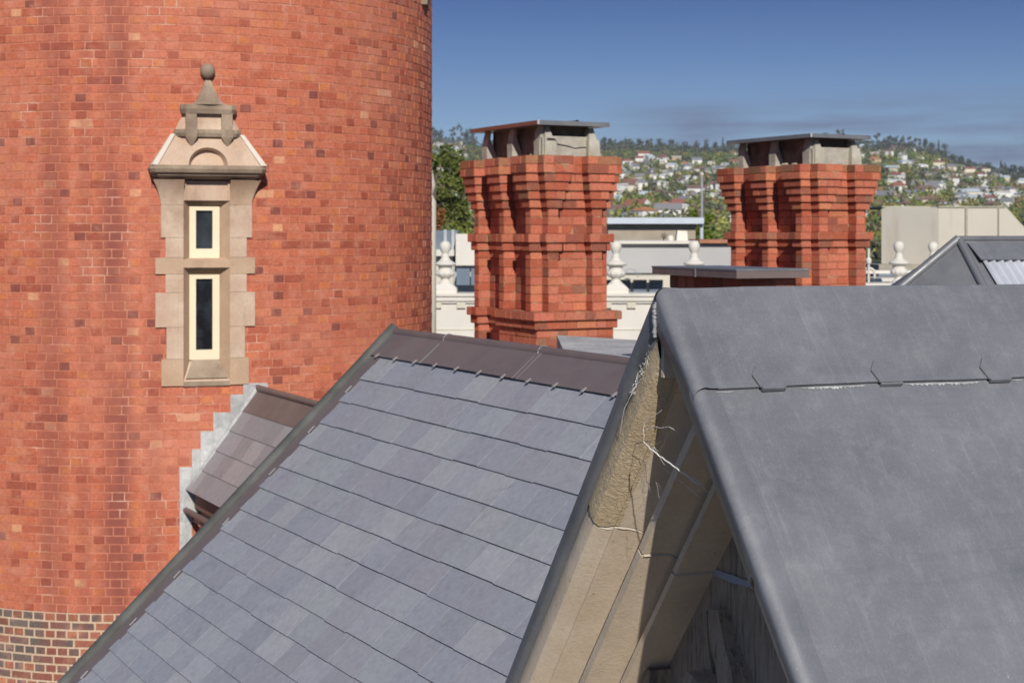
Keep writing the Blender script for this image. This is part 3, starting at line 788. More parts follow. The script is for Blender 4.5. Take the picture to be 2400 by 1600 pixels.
# local: ridge along +x ; near slope toward -y ; left hip slope toward -x
A0 = Vector((0, 0, z1)); A1 = Vector((2.6, 0, z1)); B0 = Vector((-.92, -.62, z1-drop*.62)); 
b = MB()
wE = 1.0
L0 = Vector((-wE*.72, -wE, z1-drop)); L1 = Vector((-wE*.72, wE, z1-drop)); N1 = Vector((3.3, -wE, z1-drop)); N2 = Vector((3.3, wE, z1-drop))
L0b = Vector((-.05, -wE, z1-drop)) 
b.face([Vector((0, 0, z1)), Vector((-.10, -wE, z1-drop)), N1, A1]); b.face([A1, N1, N2]); b.face([A0, A1, N2, L1])
b.build('lead_slope', M_LD, o)
b = MB(); b.face([Vector((0, 0, z1)), Vector((-1.25, .25, z1-drop)), Vector((-.10, -wE, z1-drop))]); b.face([A0, L1+Vector((-.1, .3, 0)), Vector((-1.25, .25, z1-drop))]); b.build('left_hip', M_LDC, o)  # left hip faces, in a darker lead than the near slope
b = MB(); b.tube([A0, Vector((-.10, -wE, z1-drop))], .03, 8); b.tube([A0, Vector((-1.25, .25, z1-drop))], .035, 8); b.tube([A0, A1], .022, 8)
b.build('hip_roll', M_LDC, o, smooth_=True)
# corrugated sheets lying on the near slope
b = MB(); sl = Vector((0, -wE, -drop)).normalized(); nn = Vector((0, -drop, wE)).normalized()
if nn.z < 0: nn = -nn
nb = 40; rows = []
for t in (0.0, 1.0):
    row = []
    for k_ in range(nb*8+1):
        x = .07+k_/8*.070; s_ = lerp(.20, 1.38, t); ph = math.sin(k_/8*2*math.pi)*.016
        row.append(Vector((x-.10*0, 0, z1))+sl*s_+nn*(.022+ph))
    rows.append(row)
b.grid(rows); b.build('corrugated_sheet', M_CORR, o, smooth_=True)
b = MB()
b.hexa([Vector((.04, 0, z1))+sl*.05+nn*.012, Vector((2.6, 0, z1))+sl*.05+nn*.012, Vector((2.9, 0, z1))+sl*.25+nn*.040, Vector((.04, 0, z1))+sl*.25+nn*.040]+
       [Vector((.04, 0, z1))+sl*.05+nn*.016, Vector((2.6, 0, z1))+sl*.05+nn*.016, Vector((2.9, 0, z1))+sl*.25+nn*.046, Vector((.04, 0, z1))+sl*.25+nn*.046]); b.build('apron_flashing', M_LD, o)
b = MB(); b.box((-.5, -wE+.05, 0), (3.2, wE-.05, z1-drop-.01)); b.build('wall', M_CREAM, o)

# ------------------------------------------------------------------ round brick tower
RT = 3.0; TX, TY = -1.3145*RT, 6.27*RT
tw = empty('round_tower', (TX, TY, 0), 0, 'huge round red brick tower filling the left side', 'tower')
def cyl(phi, r_, z): return Vector((r_*math.sin(phi), -r_*math.cos(phi), z))      # phi 0 faces the camera axis, + to the right
ZB = H-(1437-HOR)/FPX*15.83                                                       # top of the dark chequered band
PHW, WHALF = R(17.3), .245
WZ0, WZ1 = H-(903-HOR)*15.93/FPX, H-(300-HOR)*15.93/FPX
def tower_bricks(mb, zlo, n, up, pattern, colf, r, mj):
    for j in range(n):
        z0 = zlo+j*HC if up else zlo-(j+1)*HC
        off = r.uniform(-.01, .01); phi = R(-118)
        hd, sw = .1195, .239
        if pattern == 'flemish': seq = [sw, hd]; phi += ((j % 2)*(sw/2+hd/2)+off)/RT
        else: seq = [hd] if j % 2 == 0 else [sw]; phi += ((j % 2)*.06+off)/RT
        k_ = 0
        while phi < R(118):
            L = seq[k_ % len(seq)]*r.uniform(.97, 1.03); k_ += 1
            dphi = L/RT; a0, a1 = phi+mj*.5/RT, phi+dphi-mj*.5/RT; jz = r.uniform(-.0012, .0012)
            zz0, zz1 = z0+mj*.5+jz, z0+HC-mj*.5+jz; ch = .003; rr = RT+r.uniform(-.002, .002)
            if pattern == 'flemish' and WZ0 < z0+HC*.5 < WZ1:
                lo_, hi_ = PHW-WHALF/RT, PHW+WHALF/RT
                if a0 > lo_ and a1 < hi_: phi += dphi; continue
                if a0 < lo_ < a1: a1 = lo_
                if a0 < hi_ < a1: a0 = hi_
                if a1-a0 < .006: phi += dphi; continue
            c = colf(r, L < .18) if pattern == 'flemish' else colf(r)
            F = [cyl(a0+ch/RT, rr, zz0+ch), cyl(a1-ch/RT, rr, zz0+ch), cyl(a1-ch/RT, rr, zz1-ch), cyl(a0+ch/RT, rr, zz1-ch)]
            B = [cyl(a0, RT-.012, zz0), cyl(a1, RT-.012, zz0), cyl(a1, RT-.012, zz1), cyl(a0, RT-.012, zz1)]
            mb.face(F, c)
            for i in range(4): q = (i+1) % 4; mb.face([B[i], B[q], F[q], F[i]], c)
            phi += dphi
rt = random.Random(21)
b = MB(); tower_bricks(b, ZB, 82, True, 'flemish', tower_col, rt, .008); w1 = b.build('brick_wall', M_BT, tw)
b = MB(); al = sorted([R(a) for a in range(-180, 181, 2) if not 12 < a < 22]+[R(a) for a in (14.5, 16, 18.6, 20)]+[PHW-WHALF/RT, PHW+WHALF/RT]); zl = [ZB, WZ0, WZ1, ZB+82*HC]
for z_0, z_1 in zip(zl, zl[1:]):
    for a_0, a_1 in zip(al, al[1:]):
        if z_0 == WZ0 and a_0 >= PHW-WHALF/RT-1e-6 and a_1 <= PHW+WHALF/RT+1e-6: continue
        b.face([cyl(a_0, RT-.0050, z_0), cyl(a_1, RT-.0050, z_0), cyl(a_1, RT-.0050, z_1), cyl(a_0, RT-.0050, z_1)])
b.build('mortar', M_MO, w1)
b = MB(); tower_bricks(b, ZB, 22, False, 'english', dark_col, rt, .017); w2 = b.build('chequered_band', M_BT, tw)
b = MB(); b.grid([[cyl(R(a), RT-.006, z) for a in range(-180, 180, 2)] for z in (ZB-22*HC, ZB)], closed=True); b.build('mortar', M_MOC, w2)
b = MB(); b.grid([[cyl(R(a), RT-.004, z) for a in range(-180, 180, 3)] for z in (0, ZB-22*HC)], (.4, .12, .07), closed=True); b.build('lower_wall', M_BT, tw)
zt = ZB+82*HC
zc = P(0, -30, 18.4).z
b = MB(); b.lathe([(RT-.02, zc), (RT+.035, zc+.02), (RT+.04, zc+.09), (RT+.08, zc+.14), (RT+.085, zc+.3), (RT-.02, zc+.32)], 120); b.build('cornice', M_STW, tw, smooth_=False)
b = MB(); pc = cyl(R(77), RT, 0); zc2 = P(0, 16, 18.3).z
b.prism([(pc.x-.12, pc.y-.03, zc2), (pc.x+.06, pc.y-.03, zc2), (pc.x+.06, pc.y+.3, zc2), (pc.x-.12, pc.y+.3, zc2)], [(pc.x-.12, pc.y-.06, zc2+.3), (pc.x+.09, pc.y-.06, zc2+.3), (pc.x+.09, pc.y+.3, zc2+.3), (pc.x-.12, pc.y+.3, zc2+.3)])
b.build('corbel', M_STW, tw)
b = MB(); b.lathe([(RT-.01, zt), (0, zt)], 90); b.build('top', M_STD, tw)

# tower window: local frame on the tower face (x right, y outward negative, z up)
PHI = R(17.3); wc = cyl(PHI, RT, 0)
win = bpy.data.objects.new('window_bay', None); C.objects.link(win); win.parent = tw; win.location = wc; win.rotation_euler = (0, 0, PHI)
KX, KZ, XC = 1/225.0, 15.93/FPX, 481.5
def lx(px): return (px-XC)*KX
def lz(py): return H-(py-HOR)*KZ
def wb_(mb, x0, x1, y0, y1, d0, d1, col=(1, 1, 1)): mb.box((lx(x0), -d1, lz(y1)), (lx(x1), -d0, lz(y0)), col)
sag = .03
def quoin(i, x0, x1, y0, y1, mat, xi0=432, xi1=534.5, pr=.022):
    for xa, xb in ((x0, xi0), (xi1, x1)):
        m = MB(); xs = [lerp(lx(xa), lx(xb), t/4) for t in range(5)]
        lo_ = [(x, x*x/(2*RT)-pr, lz(y1-.35)) for x in xs]+[(xs[-1], .14, lz(y1-.35)), (xs[0], .14, lz(y1-.35))]
        m.prism(lo_, [(x, y, lz(y0+.35)) for x, y, z in lo_]); m.build('quoin', mat, win, recalc=True)
QS = [(383, 585, 480, 557, M_ST), (393, 573, 557, 603, M_ST), (371, 592, 603, 642, M_STD), (393, 573, 642, 685, M_ST), (371, 592, 685, 766, M_ST), (395, 569, 766, 840, M_ST), (384, 578, 840, 903, M_STD)]
for i, q in enumerate(QS): quoin(i, *q)
def reveal(yt, yb, soffit_h, ftop, fbot):
    """splayed reveal round one light; outer opening 432..534.5, frame 450..511"""
    m = MB(); dd = .115; O, I = (432, 534.5), (450, 511); pr = .02
    o_ = lambda x, y: Vector((lx(x), -pr, lz(y))); i_ = lambda x, y: Vector((lx(x), dd, lz(y)))
    m.face([o_(O[0], yb), o_(O[0], yt), i_(I[0], ftop), i_(I[0], fbot)]); m.face([o_(O[1], yt), o_(O[1], yb), i_(I[1], fbot), i_(I[1], ftop)])
    s = m.build('reveal', M_STD, win)
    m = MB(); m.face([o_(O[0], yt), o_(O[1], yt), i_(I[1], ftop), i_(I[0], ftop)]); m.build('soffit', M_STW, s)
    m = MB(); m.face([o_(O[0], yb), i_(I[0], fbot), i_(I[1], fbot), o_(O[1], yb)]); m.build('sill_slope', M_ST, s)
    f_ = MB(); dz = dd-.004
    def fr(x0, x1, y0, y1): f_.box((lx(x0), dz-.035, lz(y1)), (lx(x1), dz+.02, lz(y0)))
    gx0, gx1 = 461.5, 498.5
    gt, gb = ftop+7, fbot-20
    fr(447, gx0, ftop-3, fbot+3); fr(gx1, 514, ftop-3, fbot+3); fr(gx0, gx1, ftop-3, gt); fr(gx0, gx1, gb, fbot+3)
    fo = f_.build('window_frame', M_FRAME, win)
    g = MB(); g.box((lx(gx0)-.002, dz+.004, lz(gb)-.002), (lx(gx1)+.002, dz+.012, lz(gt)+.002)); g.build('pane', M_GL, fo)
reveal(470, 609, 0, 486, 603)
reveal(627, 893, 0, 647, 841)
m = MB()      # transom block between the lights
m.prism([(lx(432), -.02, lz(609)), (lx(534.5), -.02, lz(609)), (lx(534.5), -.035, lz(614)), (lx(432), -.035, lz(614))][0:2]+[(lx(534.5), .1, lz(609)), (lx(432), .1, lz(609))],
        [(lx(432), -.025, lz(627)), (lx(534.5), -.025, lz(627)), (lx(534.5), .1, lz(627)), (lx(432), .1, lz(627))])
m.build('transom', M_STD, win, recalc=True)
m = MB()      # worn raised apron on the sloping sill
a = [Vector((lx(452), .085, lz(846))), Vector((lx(512), .085, lz(846))), Vector((lx(530), -.018, lz(887))), Vector((lx(437), -.018, lz(887)))]
m.prism([v+Vector((0, .03, -.02)) for v in a], [v+Vector((0, -.012, .008)) for v in a]); m.build('bottom_sill', M_STW, win, recalc=True)
m = MB(); wb_(m, 432, 534.5, 893, 904, -.1, .018); m.build('sill_front', M_STW, win)
m = MB(); wb_(m, 432, 438, 424, 470, -.12, .024); wb_(m, 438, 530, 430, 470, -.12, .004); wb_(m, 530, 534.5, 424, 470, -.12, .024); wb_(m, 438, 530, 424, 430, -.12, .024); m.build('lintel', M_ST, win)
# corbels flaring under the ledge
for sgn, xo, xi in ((-1, 383, 432), (1, 585, 534.5)):
    m = MB(); pr = []
    for t in [i/8 for i in range(9)]:
        fl = (1-math.cos(t*math.pi/2)); pr.append((xo+sgn*18*t**1.6, 480-58*t, .02+.10*t**2))
    rows = []
    for x, y, dd in pr: rows.append([(lx(xi), .12, lz(y)), (lx(xi), -dd, lz(y)), (lx(x), -dd+abs(lx(x))**2/7, lz(y)), (lx(x), .15, lz(y))])
    m.grid(rows); m.build('corbel', M_ST if sgn < 0 else M_STD, win, recalc=True)
# ledge: moulded cornice, plan slightly rounded
def ring(y, x0, x1, dd): return [(lx(x0), .14, lz(y)), (lx(x0), -dd+.05, lz(y)), (lx(x0)+.05, -dd, lz(y)), (lx(x1)-.05, -dd, lz(y)), (lx(x1), -dd+.05, lz(y)), (lx(x1), .14, lz(y))]
m = MB(); m.grid([ring(421, 372, 596, .09), ring(416, 366, 602, .13), ring(413, 362, 606, .15), ring(409, 360, 608, .155), ring(406, 357, 611, .19), ring(398, 355, 613, .205), ring(392, 357, 611, .20), ring(389, 360, 609, .18)])
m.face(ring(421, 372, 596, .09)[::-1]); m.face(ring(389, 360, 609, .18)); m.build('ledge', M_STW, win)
# hood: sloping body with hip ribs and an arched niche
def hood_pt(x, y, lift=0.0):          # front plane of the hood: leans back from the ledge to the band
    t = (389-y)/(389-318); return Vector((lx(x), -(lerp(.17, .055, t)+lift), lz(y)))
m = MB(); NS = 18; cx, rad_o, rad_i = 483, 43, 36
outer = [(cx-rad_o*math.cos(math.pi*k_/NS), 389-rad_o*.98*math.sin(math.pi*k_/NS)) for k_ in range(NS+1)]
L_ = (374, 389); TL = (413, 318); TR = (556, 318); RR_ = (598, 389)
fr = [hood_pt(*q) for q in [L_]+outer+[RR_, TR, TL]]
m.face([hood_pt(*L_)]+[hood_pt(*q) for q in outer[:NS//2+1]]+[hood_pt(*TL)])
m.face([hood_pt(*q) for q in outer[NS//2:]]+[hood_pt(*RR_), hood_pt(*TR), hood_pt(*TL)])
back = lambda v: Vector((v.x, v.y+.10, v.z))
inn = [back(hood_pt(cx-rad_i*math.cos(math.pi*k_/NS), 389-rad_i*math.sin(math.pi*k_/NS))) for k_ in range(NS+1)]
m.grid([[hood_pt(*q) for q in outer], inn]); m.face(inn)
for s_, (e0, t0) in ((-1, (L_, TL)), (1, (RR_, TR))):
    p0, p1 = hood_pt(*e0), hood_pt(*t0); m.face([p0, p1, Vector((p1.x, .15, p1.z)), Vector((p0.x+s_*.03, .15, p0.z))])
m.build('hood', M_ST, win)
for s_, (e0, t0) in ((-1, ((366, 389), (408, 316))), (1, ((606, 389), (560, 316)))):
    m = MB(); p0 = Vector((lx(e0[0]), -.17, lz(e0[1]))); p1 = Vector((lx(t0[0]), -.06, lz(t0[1])))
    m.hexa([p0+Vector((-.03, -.012, 0)), p0+Vector((.03, -.012, 0)), p0+Vector((.03, .22, 0)), p0+Vector((-.03, .22, 0)),
            p1+Vector((-.022, -.012, 0)), p1+Vector((.022, -.012, 0)), p1+Vector((.022, .15, 0)), p1+Vector((-.022, .15, 0))])
    m.build('hip_rib', M_STL, win)
def band(y0, y1, x0, x1, dd, nm, mat):
    m = MB(); m.grid([ring(y1, x0+3, x1-3, dd-.015), ring((y0+y1)/2, x0, x1, dd), ring(y0, x0+1, x1-1, dd-.005)]); m.face(ring(y0, x0+1, x1-1, dd-.005)); m.face(ring(y1, x0+3, x1-3, dd-.015)[::-1]); return m.build(nm, mat, win)
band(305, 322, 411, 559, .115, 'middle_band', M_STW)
m = MB(); m.grid([ring(305, 414, 556, .07), ring(290, 420, 548, .055), ring(275, 430, 541, .05), ring(264, 432, 540, .05)]); m.build('upper_storey', M_ST, win)
for c0 in (447, 526):
    m = MB()
    wb_(m, c0-12, c0+12, 266, 306, -.05, .105)
    m.prism([(lx(c0-15), .0, lz(305)), (lx(c0+15), .0, lz(305)), (lx(c0+15), -.135, lz(305)), (lx(c0-15), -.135, lz(305))][::-1],
            [(lx(c0-13), .0, lz(323)), (lx(c0+13), .0, lz(323)), (lx(c0+13), -.13, lz(323)), (lx(c0-13), -.13, lz(323))][::-1])
    m.prism([(lx(c0-13), .0, lz(323)), (lx(c0+13), .0, lz(323)), (lx(c0+13), -.13, lz(323)), (lx(c0-13), -.13, lz(323))],
            [(lx(c0-2), .0, lz(343)), (lx(c0+2), .0, lz(343)), (lx(c0+2), -.10, lz(343)), (lx(c0-2), -.10, lz(343))])
    m.build('bracket', M_STW, win, recalc=True)
band(247, 268, 424, 548, .125, 'top_band', M_STW)
m = MB(); sp = []
for t in [i/8 for i in range(9)]:
    hw = lerp(.165, .022, t**.62); sp.append([(lx(486)-hw, .06, lz(247-62*t)), (lx(486)-hw, -hw*.72, lz(247-62*t)), (lx(486), -hw*.9, lz(247-62*t)), (lx(486)+hw, -hw*.72, lz(247-62*t)), (lx(486)+hw, .06, lz(247-62*t))])
m.grid(sp); m.build('spirelet', M_STW, win)
m = MB(); m.grid([[Vector((lx(484.5), -.03, lz(167)))+Vector((.074*math.sin(a)*math.cos(q), .074*math.sin(a)*math.sin(q), .078*math.cos(a))) for q in [2*math.pi*i/20 for i in range(20)]] for a in [math.pi*(i+.001)/12.01 for i in range(13)]], closed=True)
m.build('ball_finial', M_STW, win, smooth_=True)

# ------------------------------------------------------------------ roof frames
def sheet(mb, o_, a, c_, n_, th, col=(1, 1, 1), mi=0):      # slab from corner o_ with edge vectors a and c_, lifted th along n_
    p = [o_, o_+a, o_+a+c_, o_+c_]; mb.hexa(p+[q+n_*th for q in p], col, mi)

# ---- the small slated roof that runs into the tower
A = P(594, 911, 16.22); er = Vector((.4384, -.8988, 0)); es = Vector((-.8988, -.4384, 0))
o = empty('link_roof', (A.x, A.y, 0), R(-63), 'small slated link roof running into the round tower with stepped lead flashing', 'roof')
# local axes: +x along the ridge toward the camera, -y down slope to the left
zr = A.z; pt = 1.42; nrm = Vector((0, -pt, 1)).normalized(); sd_ = Vector((0, -1, -pt)).normalized()
b = MB(); r = random.Random(31); ex = .30; nrow = 4
SL = [(.31, .30, .31), (.28, .272, .285), (.34, .325, .33), (.295, .285, .30)]
for row in range(nrow):
    s0 = .245+row*.235; x = -.55-(row % 2)*.17
    while x < 3.6:
        w = .335; c = vary(r.choice(SL), .06, r)
        sheet(b, Vector((x+.002, 0, zr))+sd_*(s0-.04)+nrm*.006, Vector((w-.004, 0, 0)), sd_*.285+nrm*.010, nrm, .007, c); x += w
b.build('slates', M_SL, o)
b = MB(); sheet(b, Vector((-.6, 0, zr)), Vector((4.2, 0, 0)), sd_*1.19, nrm, .004, (.2, .18, .18)); sheet(b, Vector((-.6, 0, zr)), Vector((4.2, 0, 0)), Vector((0, 1, -pt)).normalized()*1.19, Vector((0, pt, 1)).normalized(), .004); b.build('roof_deck', M_LDB, o)
b = MB(); sheet(b, Vector((-.6, 0, zr))+nrm*.005, Vector((4.2, 0, 0)), sd_*.26+nrm*.012, nrm, .005); q = b.build('ridge_flashing', M_LDB, o)
b = MB(); b.tube([(-.25, 0, zr+.02), (2, 0, zr+.02), (3.6, 0, zr+.02)], .033, 10); b.build('ridge_roll', M_LDB, q, smooth_=True)
eo = Vector((-.6, 0, zr))+sd_*1.185
b = MB(); b.box((-.6, eo.y+.06, eo.z-.18), (3.6, eo.y+.10, eo.z-.01)); b.build('fascia', plain('brown_fascia', (.22, .12, .09), .7), o)
b = MB(); b.tube([(-.6, eo.y-.02, eo.z-.20), (3.6, eo.y-.02, eo.z-.20)], .03, 8); b.tube([(-.6, eo.y+.05, eo.z-.30), (3.6, eo.y+.05, eo.z-.30)], .015, 8); b.build('gutter', M_LDB, o)
b = MB(); b.box((-.6, eo.y+.12, eo.z-.72), (3.6, eo.y+2.0, eo.z-.02)); b.build('louvre_wall', M_LDP, o)
b = MB(); b.box((-.6, eo.y+.10, eo.z-.74), (3.6, eo.y+.13, eo.z-.70)); b.build('sill_board', M_DARK, o)
b = MB(); b.box((-.6, eo.y+.2, 0), (3.6, eo.y+1.9, eo.z-.74)); b.build('lower_wall', M_CREAM, o)
# stepped flashing dressed against the curved tower
fl = MB()
def tower_px(px, py, out):          # point on the tower surface seen at a photo pixel, lifted outwards
    dx = (px-1200)/FPX; n = math.hypot(dx, 1); ux, uy = dx/n, 1/n; bq = ux*TX+uy*TY; cc = TX*TX+TY*TY-(RT+out)**2; t = bq-math.sqrt(max(0, bq*bq-cc))
    y = uy*t; return Vector((ux*t, y, H-(py-HOR)/FPX*y))
def patch(x0, x1, y0, y1, out=.012):
    f4 = [tower_px(x0, y1, out), tower_px(x1, y1, out), tower_px(x1, y0, out), tower_px(x0, y0, out)]
    b4 = [tower_px(x0, y1, -.01), tower_px(x1, y1, -.01), tower_px(x1, y0, -.01), tower_px(x0, y0, -.01)]
    fl.hexa([b4[0], b4[1], f4[1], f4[0], b4[3], b4[2], f4[2], f4[3]])
patch(421, 450, 1094, 1420); patch(450.2, 470, 1052, 1200, .013); patch(470.2, 500, 1010, 1160); patch(500.2, 540, 966, 1100, .013)
patch(540.2, 570, 924, 1050); patch(570.2, 627, 897, 980, .013); patch(627.2, 655, 917, 975)
f_o = fl.build('stepped_flashing', M_LDG); f_o.parent = o; f_o.matrix_parent_inverse = Matrix.LocRotScale(o.location, o.rotation_euler, None).inverted()
# soldered fillet along the roof against the tower
fl = MB(); pts = []
for t in [i/14 for i in range(15)]:
    px, py = lerp(598, 440, t), lerp(908, 1150, t); pts.append(tower_px(px+6, py, .05))
fl.tube(pts, .035, 8); f_o = fl.build('lead_fillet', M_LDG, smooth_=True); f_o.parent = o; f_o.matrix_parent_inverse = Matrix.LocRotScale(o.location, o.rotation_euler, None).inverted()

# ---- main slate roof
D1 = 10.0; A = P(919.7, 777, D1); pt = .956
o = empty('slate_roof', (A.x, A.y, 0), R(-61.6), 'steep blue grey slate roof with purple lead ridge, behind the foreground gable', 'roof')
zr = A.z; nrm = Vector((0, -pt, 1)).normalized(); sd_ = Vector((0, -1, -pt)).normalized()
Mloc = Matrix.Translation(o.location) @ Matrix.Rotation(R(-61.6), 4, 'Z')
# foreground gable frame (needed to trim the slates where the two roofs meet)
GA = P(1559, 679.5, 4.5); GR = R(20); GT = 1.13
Minv = (Matrix.Translation(Vector((GA.x, GA.y, 0))) @ Matrix.Rotation(GR, 4, 'Z')).inverted()
def inside_gable(pl):
    g = Minv @ (Mloc @ pl); return g.x > -.05 and g.y < (GA.z-g.z)/GT+.03
b = MB(); r = random.Random(77)
SC = [(.315, .328, .362), (.288, .300, .338), (.345, .358, .384), (.304, .310, .346), (.322, .342, .370), (.296, .312, .354)]
SW = .262; row = 0; sk = lambda k: (.0403+.0185*k*(1-.00977*k))*D1; ns_ = 26
while row < ns_:
    s0 = .17 if row == 0 else sk(row-1); EXP = sk(row)-s0
    x = .20-(row % 2)*SW*.5; 
    if row % 2: x += .0
    while x < 4.9:
        w = SW*r.choice((1, 1, 1, .86, 1.12)) if r.random() < .5 else SW
        x0 = max(x, .185); x1 = x+w
        mid = Vector(((x0+x1)/2, 0, zr))+sd_*(s0+EXP*.5)
        if x1-x0 > .05 and not inside_gable(mid+Vector((w*.5, 0, 0))):
            c = vary(r.choice(SC), .04, r); g = r.uniform(0, .0025)
            tl = r.uniform(-.003, .003)
            p0 = Vector((x0+.0015, 0, zr))+sd_*(s0-.06)+nrm*(.004); a = Vector((x1-x0-.003, 0, 0)); c_ = sd_*(EXP+.06+tl)+nrm*(.011+g)
            sheet(b, p0, a, c_, nrm, .0042, c)
        x = x1
    row += 1
b.build('slates', M_SL, o)
b = MB()
def clipw(s_):   # how far the deck may run toward the camera before meeting the gable roof
    x = .5
    while x < 5.0 and not inside_gable(Vector((x, 0, zr))+sd_*s_): x += .02
    return x
NS = 26; Lr = []; 
for i in range(NS+1):
    s_ = 3.9*i/NS; xw = clipw(s_); Lr.append([Vector((.02, 0, zr))+sd_*s_, Vector((xw, 0, zr))+sd_*s_])
b.grid([[p0+nrm*.003, p1+nrm*.003] for p0, p1 in Lr], (.16, .16, .19))
xr_ = clipw(0)
b.face([Vector((.02, 0, zr)), Vector((xr_, 0, zr)), Vector((xr_, 2.6, zr-2.6*pt)), Vector((.02, 2.6, zr-2.6*pt))])
b.build('roof_deck', M_LDP, o)
# ridge flashing in lapped lengths, ridge roll, clips
lap = [.03, .80, 1.92, 3.2, 4.6]; rf = MB(); 
for i, (x0, x1) in enumerate(zip(lap, lap[1:])):
    x1 = min(x1+.03, xr_); lift = .010+.004*(i % 2)
    if x0 < xr_: sheet(rf, Vector((x0, 0, zr))+nrm*lift, Vector((x1-x0, 0, 0)), sd_*.222+nrm*.014, nrm, .004)
rfo = rf.build('ridge_flashing', M_LDP, o)
b = MB()
pts = [(x, 0, zr-.008) for x in (0.0, .3, .79, .80)]; b.tube(pts, .033, 12)
b.tube([(.80, 0, zr-.008), (1.5, 0, zr-.008), (1.91, 0, zr-.008)], .036, 12); b.tube([(1.92, 0, zr-.008), (2.6, 0, zr-.008), (xr_, 0, zr-.008)], .033, 12)
b.build('ridge_roll', M_LDB, rfo, smooth_=True)
b = MB()
for x in (.80, 1.92, 3.2):
    if x < xr_:
        pp = [Vector((x, 0, zr-.008))+Vector((0, -math.sin(a), math.cos(a)))*.0375 for a in (-.9, -.4, .1, .6, 1.1, 1.6, 2.1)]+[Vector((x-.005, 0, zr))+sd_*.06+nrm*.02, Vector((x-.01, 0, zr))+sd_*.225+nrm*.031]
        b.tube(pp, .0032, 5)
b.build('solder_seam', M_SOL, rfo)
cl = MB()
x = .18
while x < xr_-.1:
    c0 = Vector((x, 0, zr))+sd_*.205+nrm*.030
    cl.hexa([c0+Vector((a, 0, 0))+sd_*t+nrm*h_ for a, t, h_ in ((-.006, 0, 0), (.006, 0, 0), (.006, .030, 0), (-.006, .030, 0), (-.006, 0, .004), (.006, 0, .004), (.006, .036, .012), (-.006, .036, .012))])
    x += .272
cl.build('clip', M_CLIP, rfo)
# verge: dark roll and flashing strip with clips
b = MB(); sheet(b, Vector((.02, 0, zr))+nrm*.012, Vector((.19, 0, 0)), sd_*4.0, nrm, .004); vf = b.build('verge_flashing', M_LDP, o)
b = MB(); b.tube([Vector((.035, 0, zr+.02))+sd_*t for t in (-.01, .6, 1.4, 2.4, 4.0)], .040, 12); b.build('verge_roll', M_LDV, vf, smooth_=True)
cl = MB(); s_ = .42
for s_ in (.47, .80, 1.14, 1.53, 1.93, 2.28, 2.66):
    c0 = Vector((.182, 0, zr))+sd_*s_+nrm*.022
    sheet(cl, c0, Vector((.012, 0, 0)), sd_*.055, nrm, .006)
cl.build('clip', M_CLIP, vf)
b = MB()
b.face([Vector((.03, 0, zr-.01)), Vector((.03, -4.0*.71, zr-4.0*.703)), Vector((.03, -4.0*.71, 0)), Vector((.03, 2.6, 0)), Vector((.03, 2.6, zr-2.6*pt))])
b.box((.04, -2.7, 0), (3.2, 2.5, zr-2.9)); b.build('wall', M_STW, o)
# lead flat beyond the ridge
o = root_at('lead_flat', 1400, 11.0, 'flat lead gutter strip glimpsed beyond the slate roof ridge', 'lead flat')
def f(m):
    a = P(1325, 830, 11.6); c_ = P(1520, 829, 10.6)
    m.hexa([Vector((a.x, a.y, a.z-.12)), Vector((c_.x, c_.y, a.z-.12)), Vector((c_.x+.5, c_.y+2.2, a.z-.12)), Vector((a.x, a.y+2.2, a.z-.12)), a, Vector((c_.x, c_.y, a.z)), Vector((c_.x+.5, c_.y+2.2, a.z)), Vector((a.x, a.y+2.2, a.z))])
part('sheet', M_LDG, o, f)
def f(m):
    a = P(1325, 830, 11.6); m.box((a.x, a.y, 0), (a.x+1.2, a.y+1.5, a.z-.13))
part('base', M_LDP, o, f)

# ------------------------------------------------------------------ foreground gable
g = empty('stone_gable', (GA.x, GA.y, 0), GR, 'foreground sandstone gable with moulded arch recess under a lead covered coping', 'gable')
zA = GA.z; GL = 1.27           # ridge length
nR = Vector((0, -GT, 1)).normalized(); dR = Vector((0, -1, -GT)).normalized()      # near slope (toward camera right)
nL = Vector((0, GT, 1)).normalized(); dL = Vector((0, 1, -GT)).normalized()
LAP = .35; SLN = 3.1
def dent(x, s_):   # gentle hand-dressed unevenness of the lead
    return noise.noise(Vector((x*2.3, s_*2.6, 1.7)))*.006+noise.noise(Vector((x*6, s_*5, 4)))*.002
def lead_grid(mb, x0, x1, s0, s1, lift, nx, ns, dr, nn, edge=.004):
    rows = []
    for j in range(ns+1):
        s_ = lerp(s0, s1, j/ns); rows.append([Vector((lerp(x0, x1, i/nx), 0, zA))+dr*s_+nn*(lift(s_)+dent(lerp(x0, x1, i/nx), s_)) for i in range(nx+1)])
    mb.grid(rows)
    if edge:
        last = rows[-1]; mb.grid([last, [p-nn*edge for p in last]])
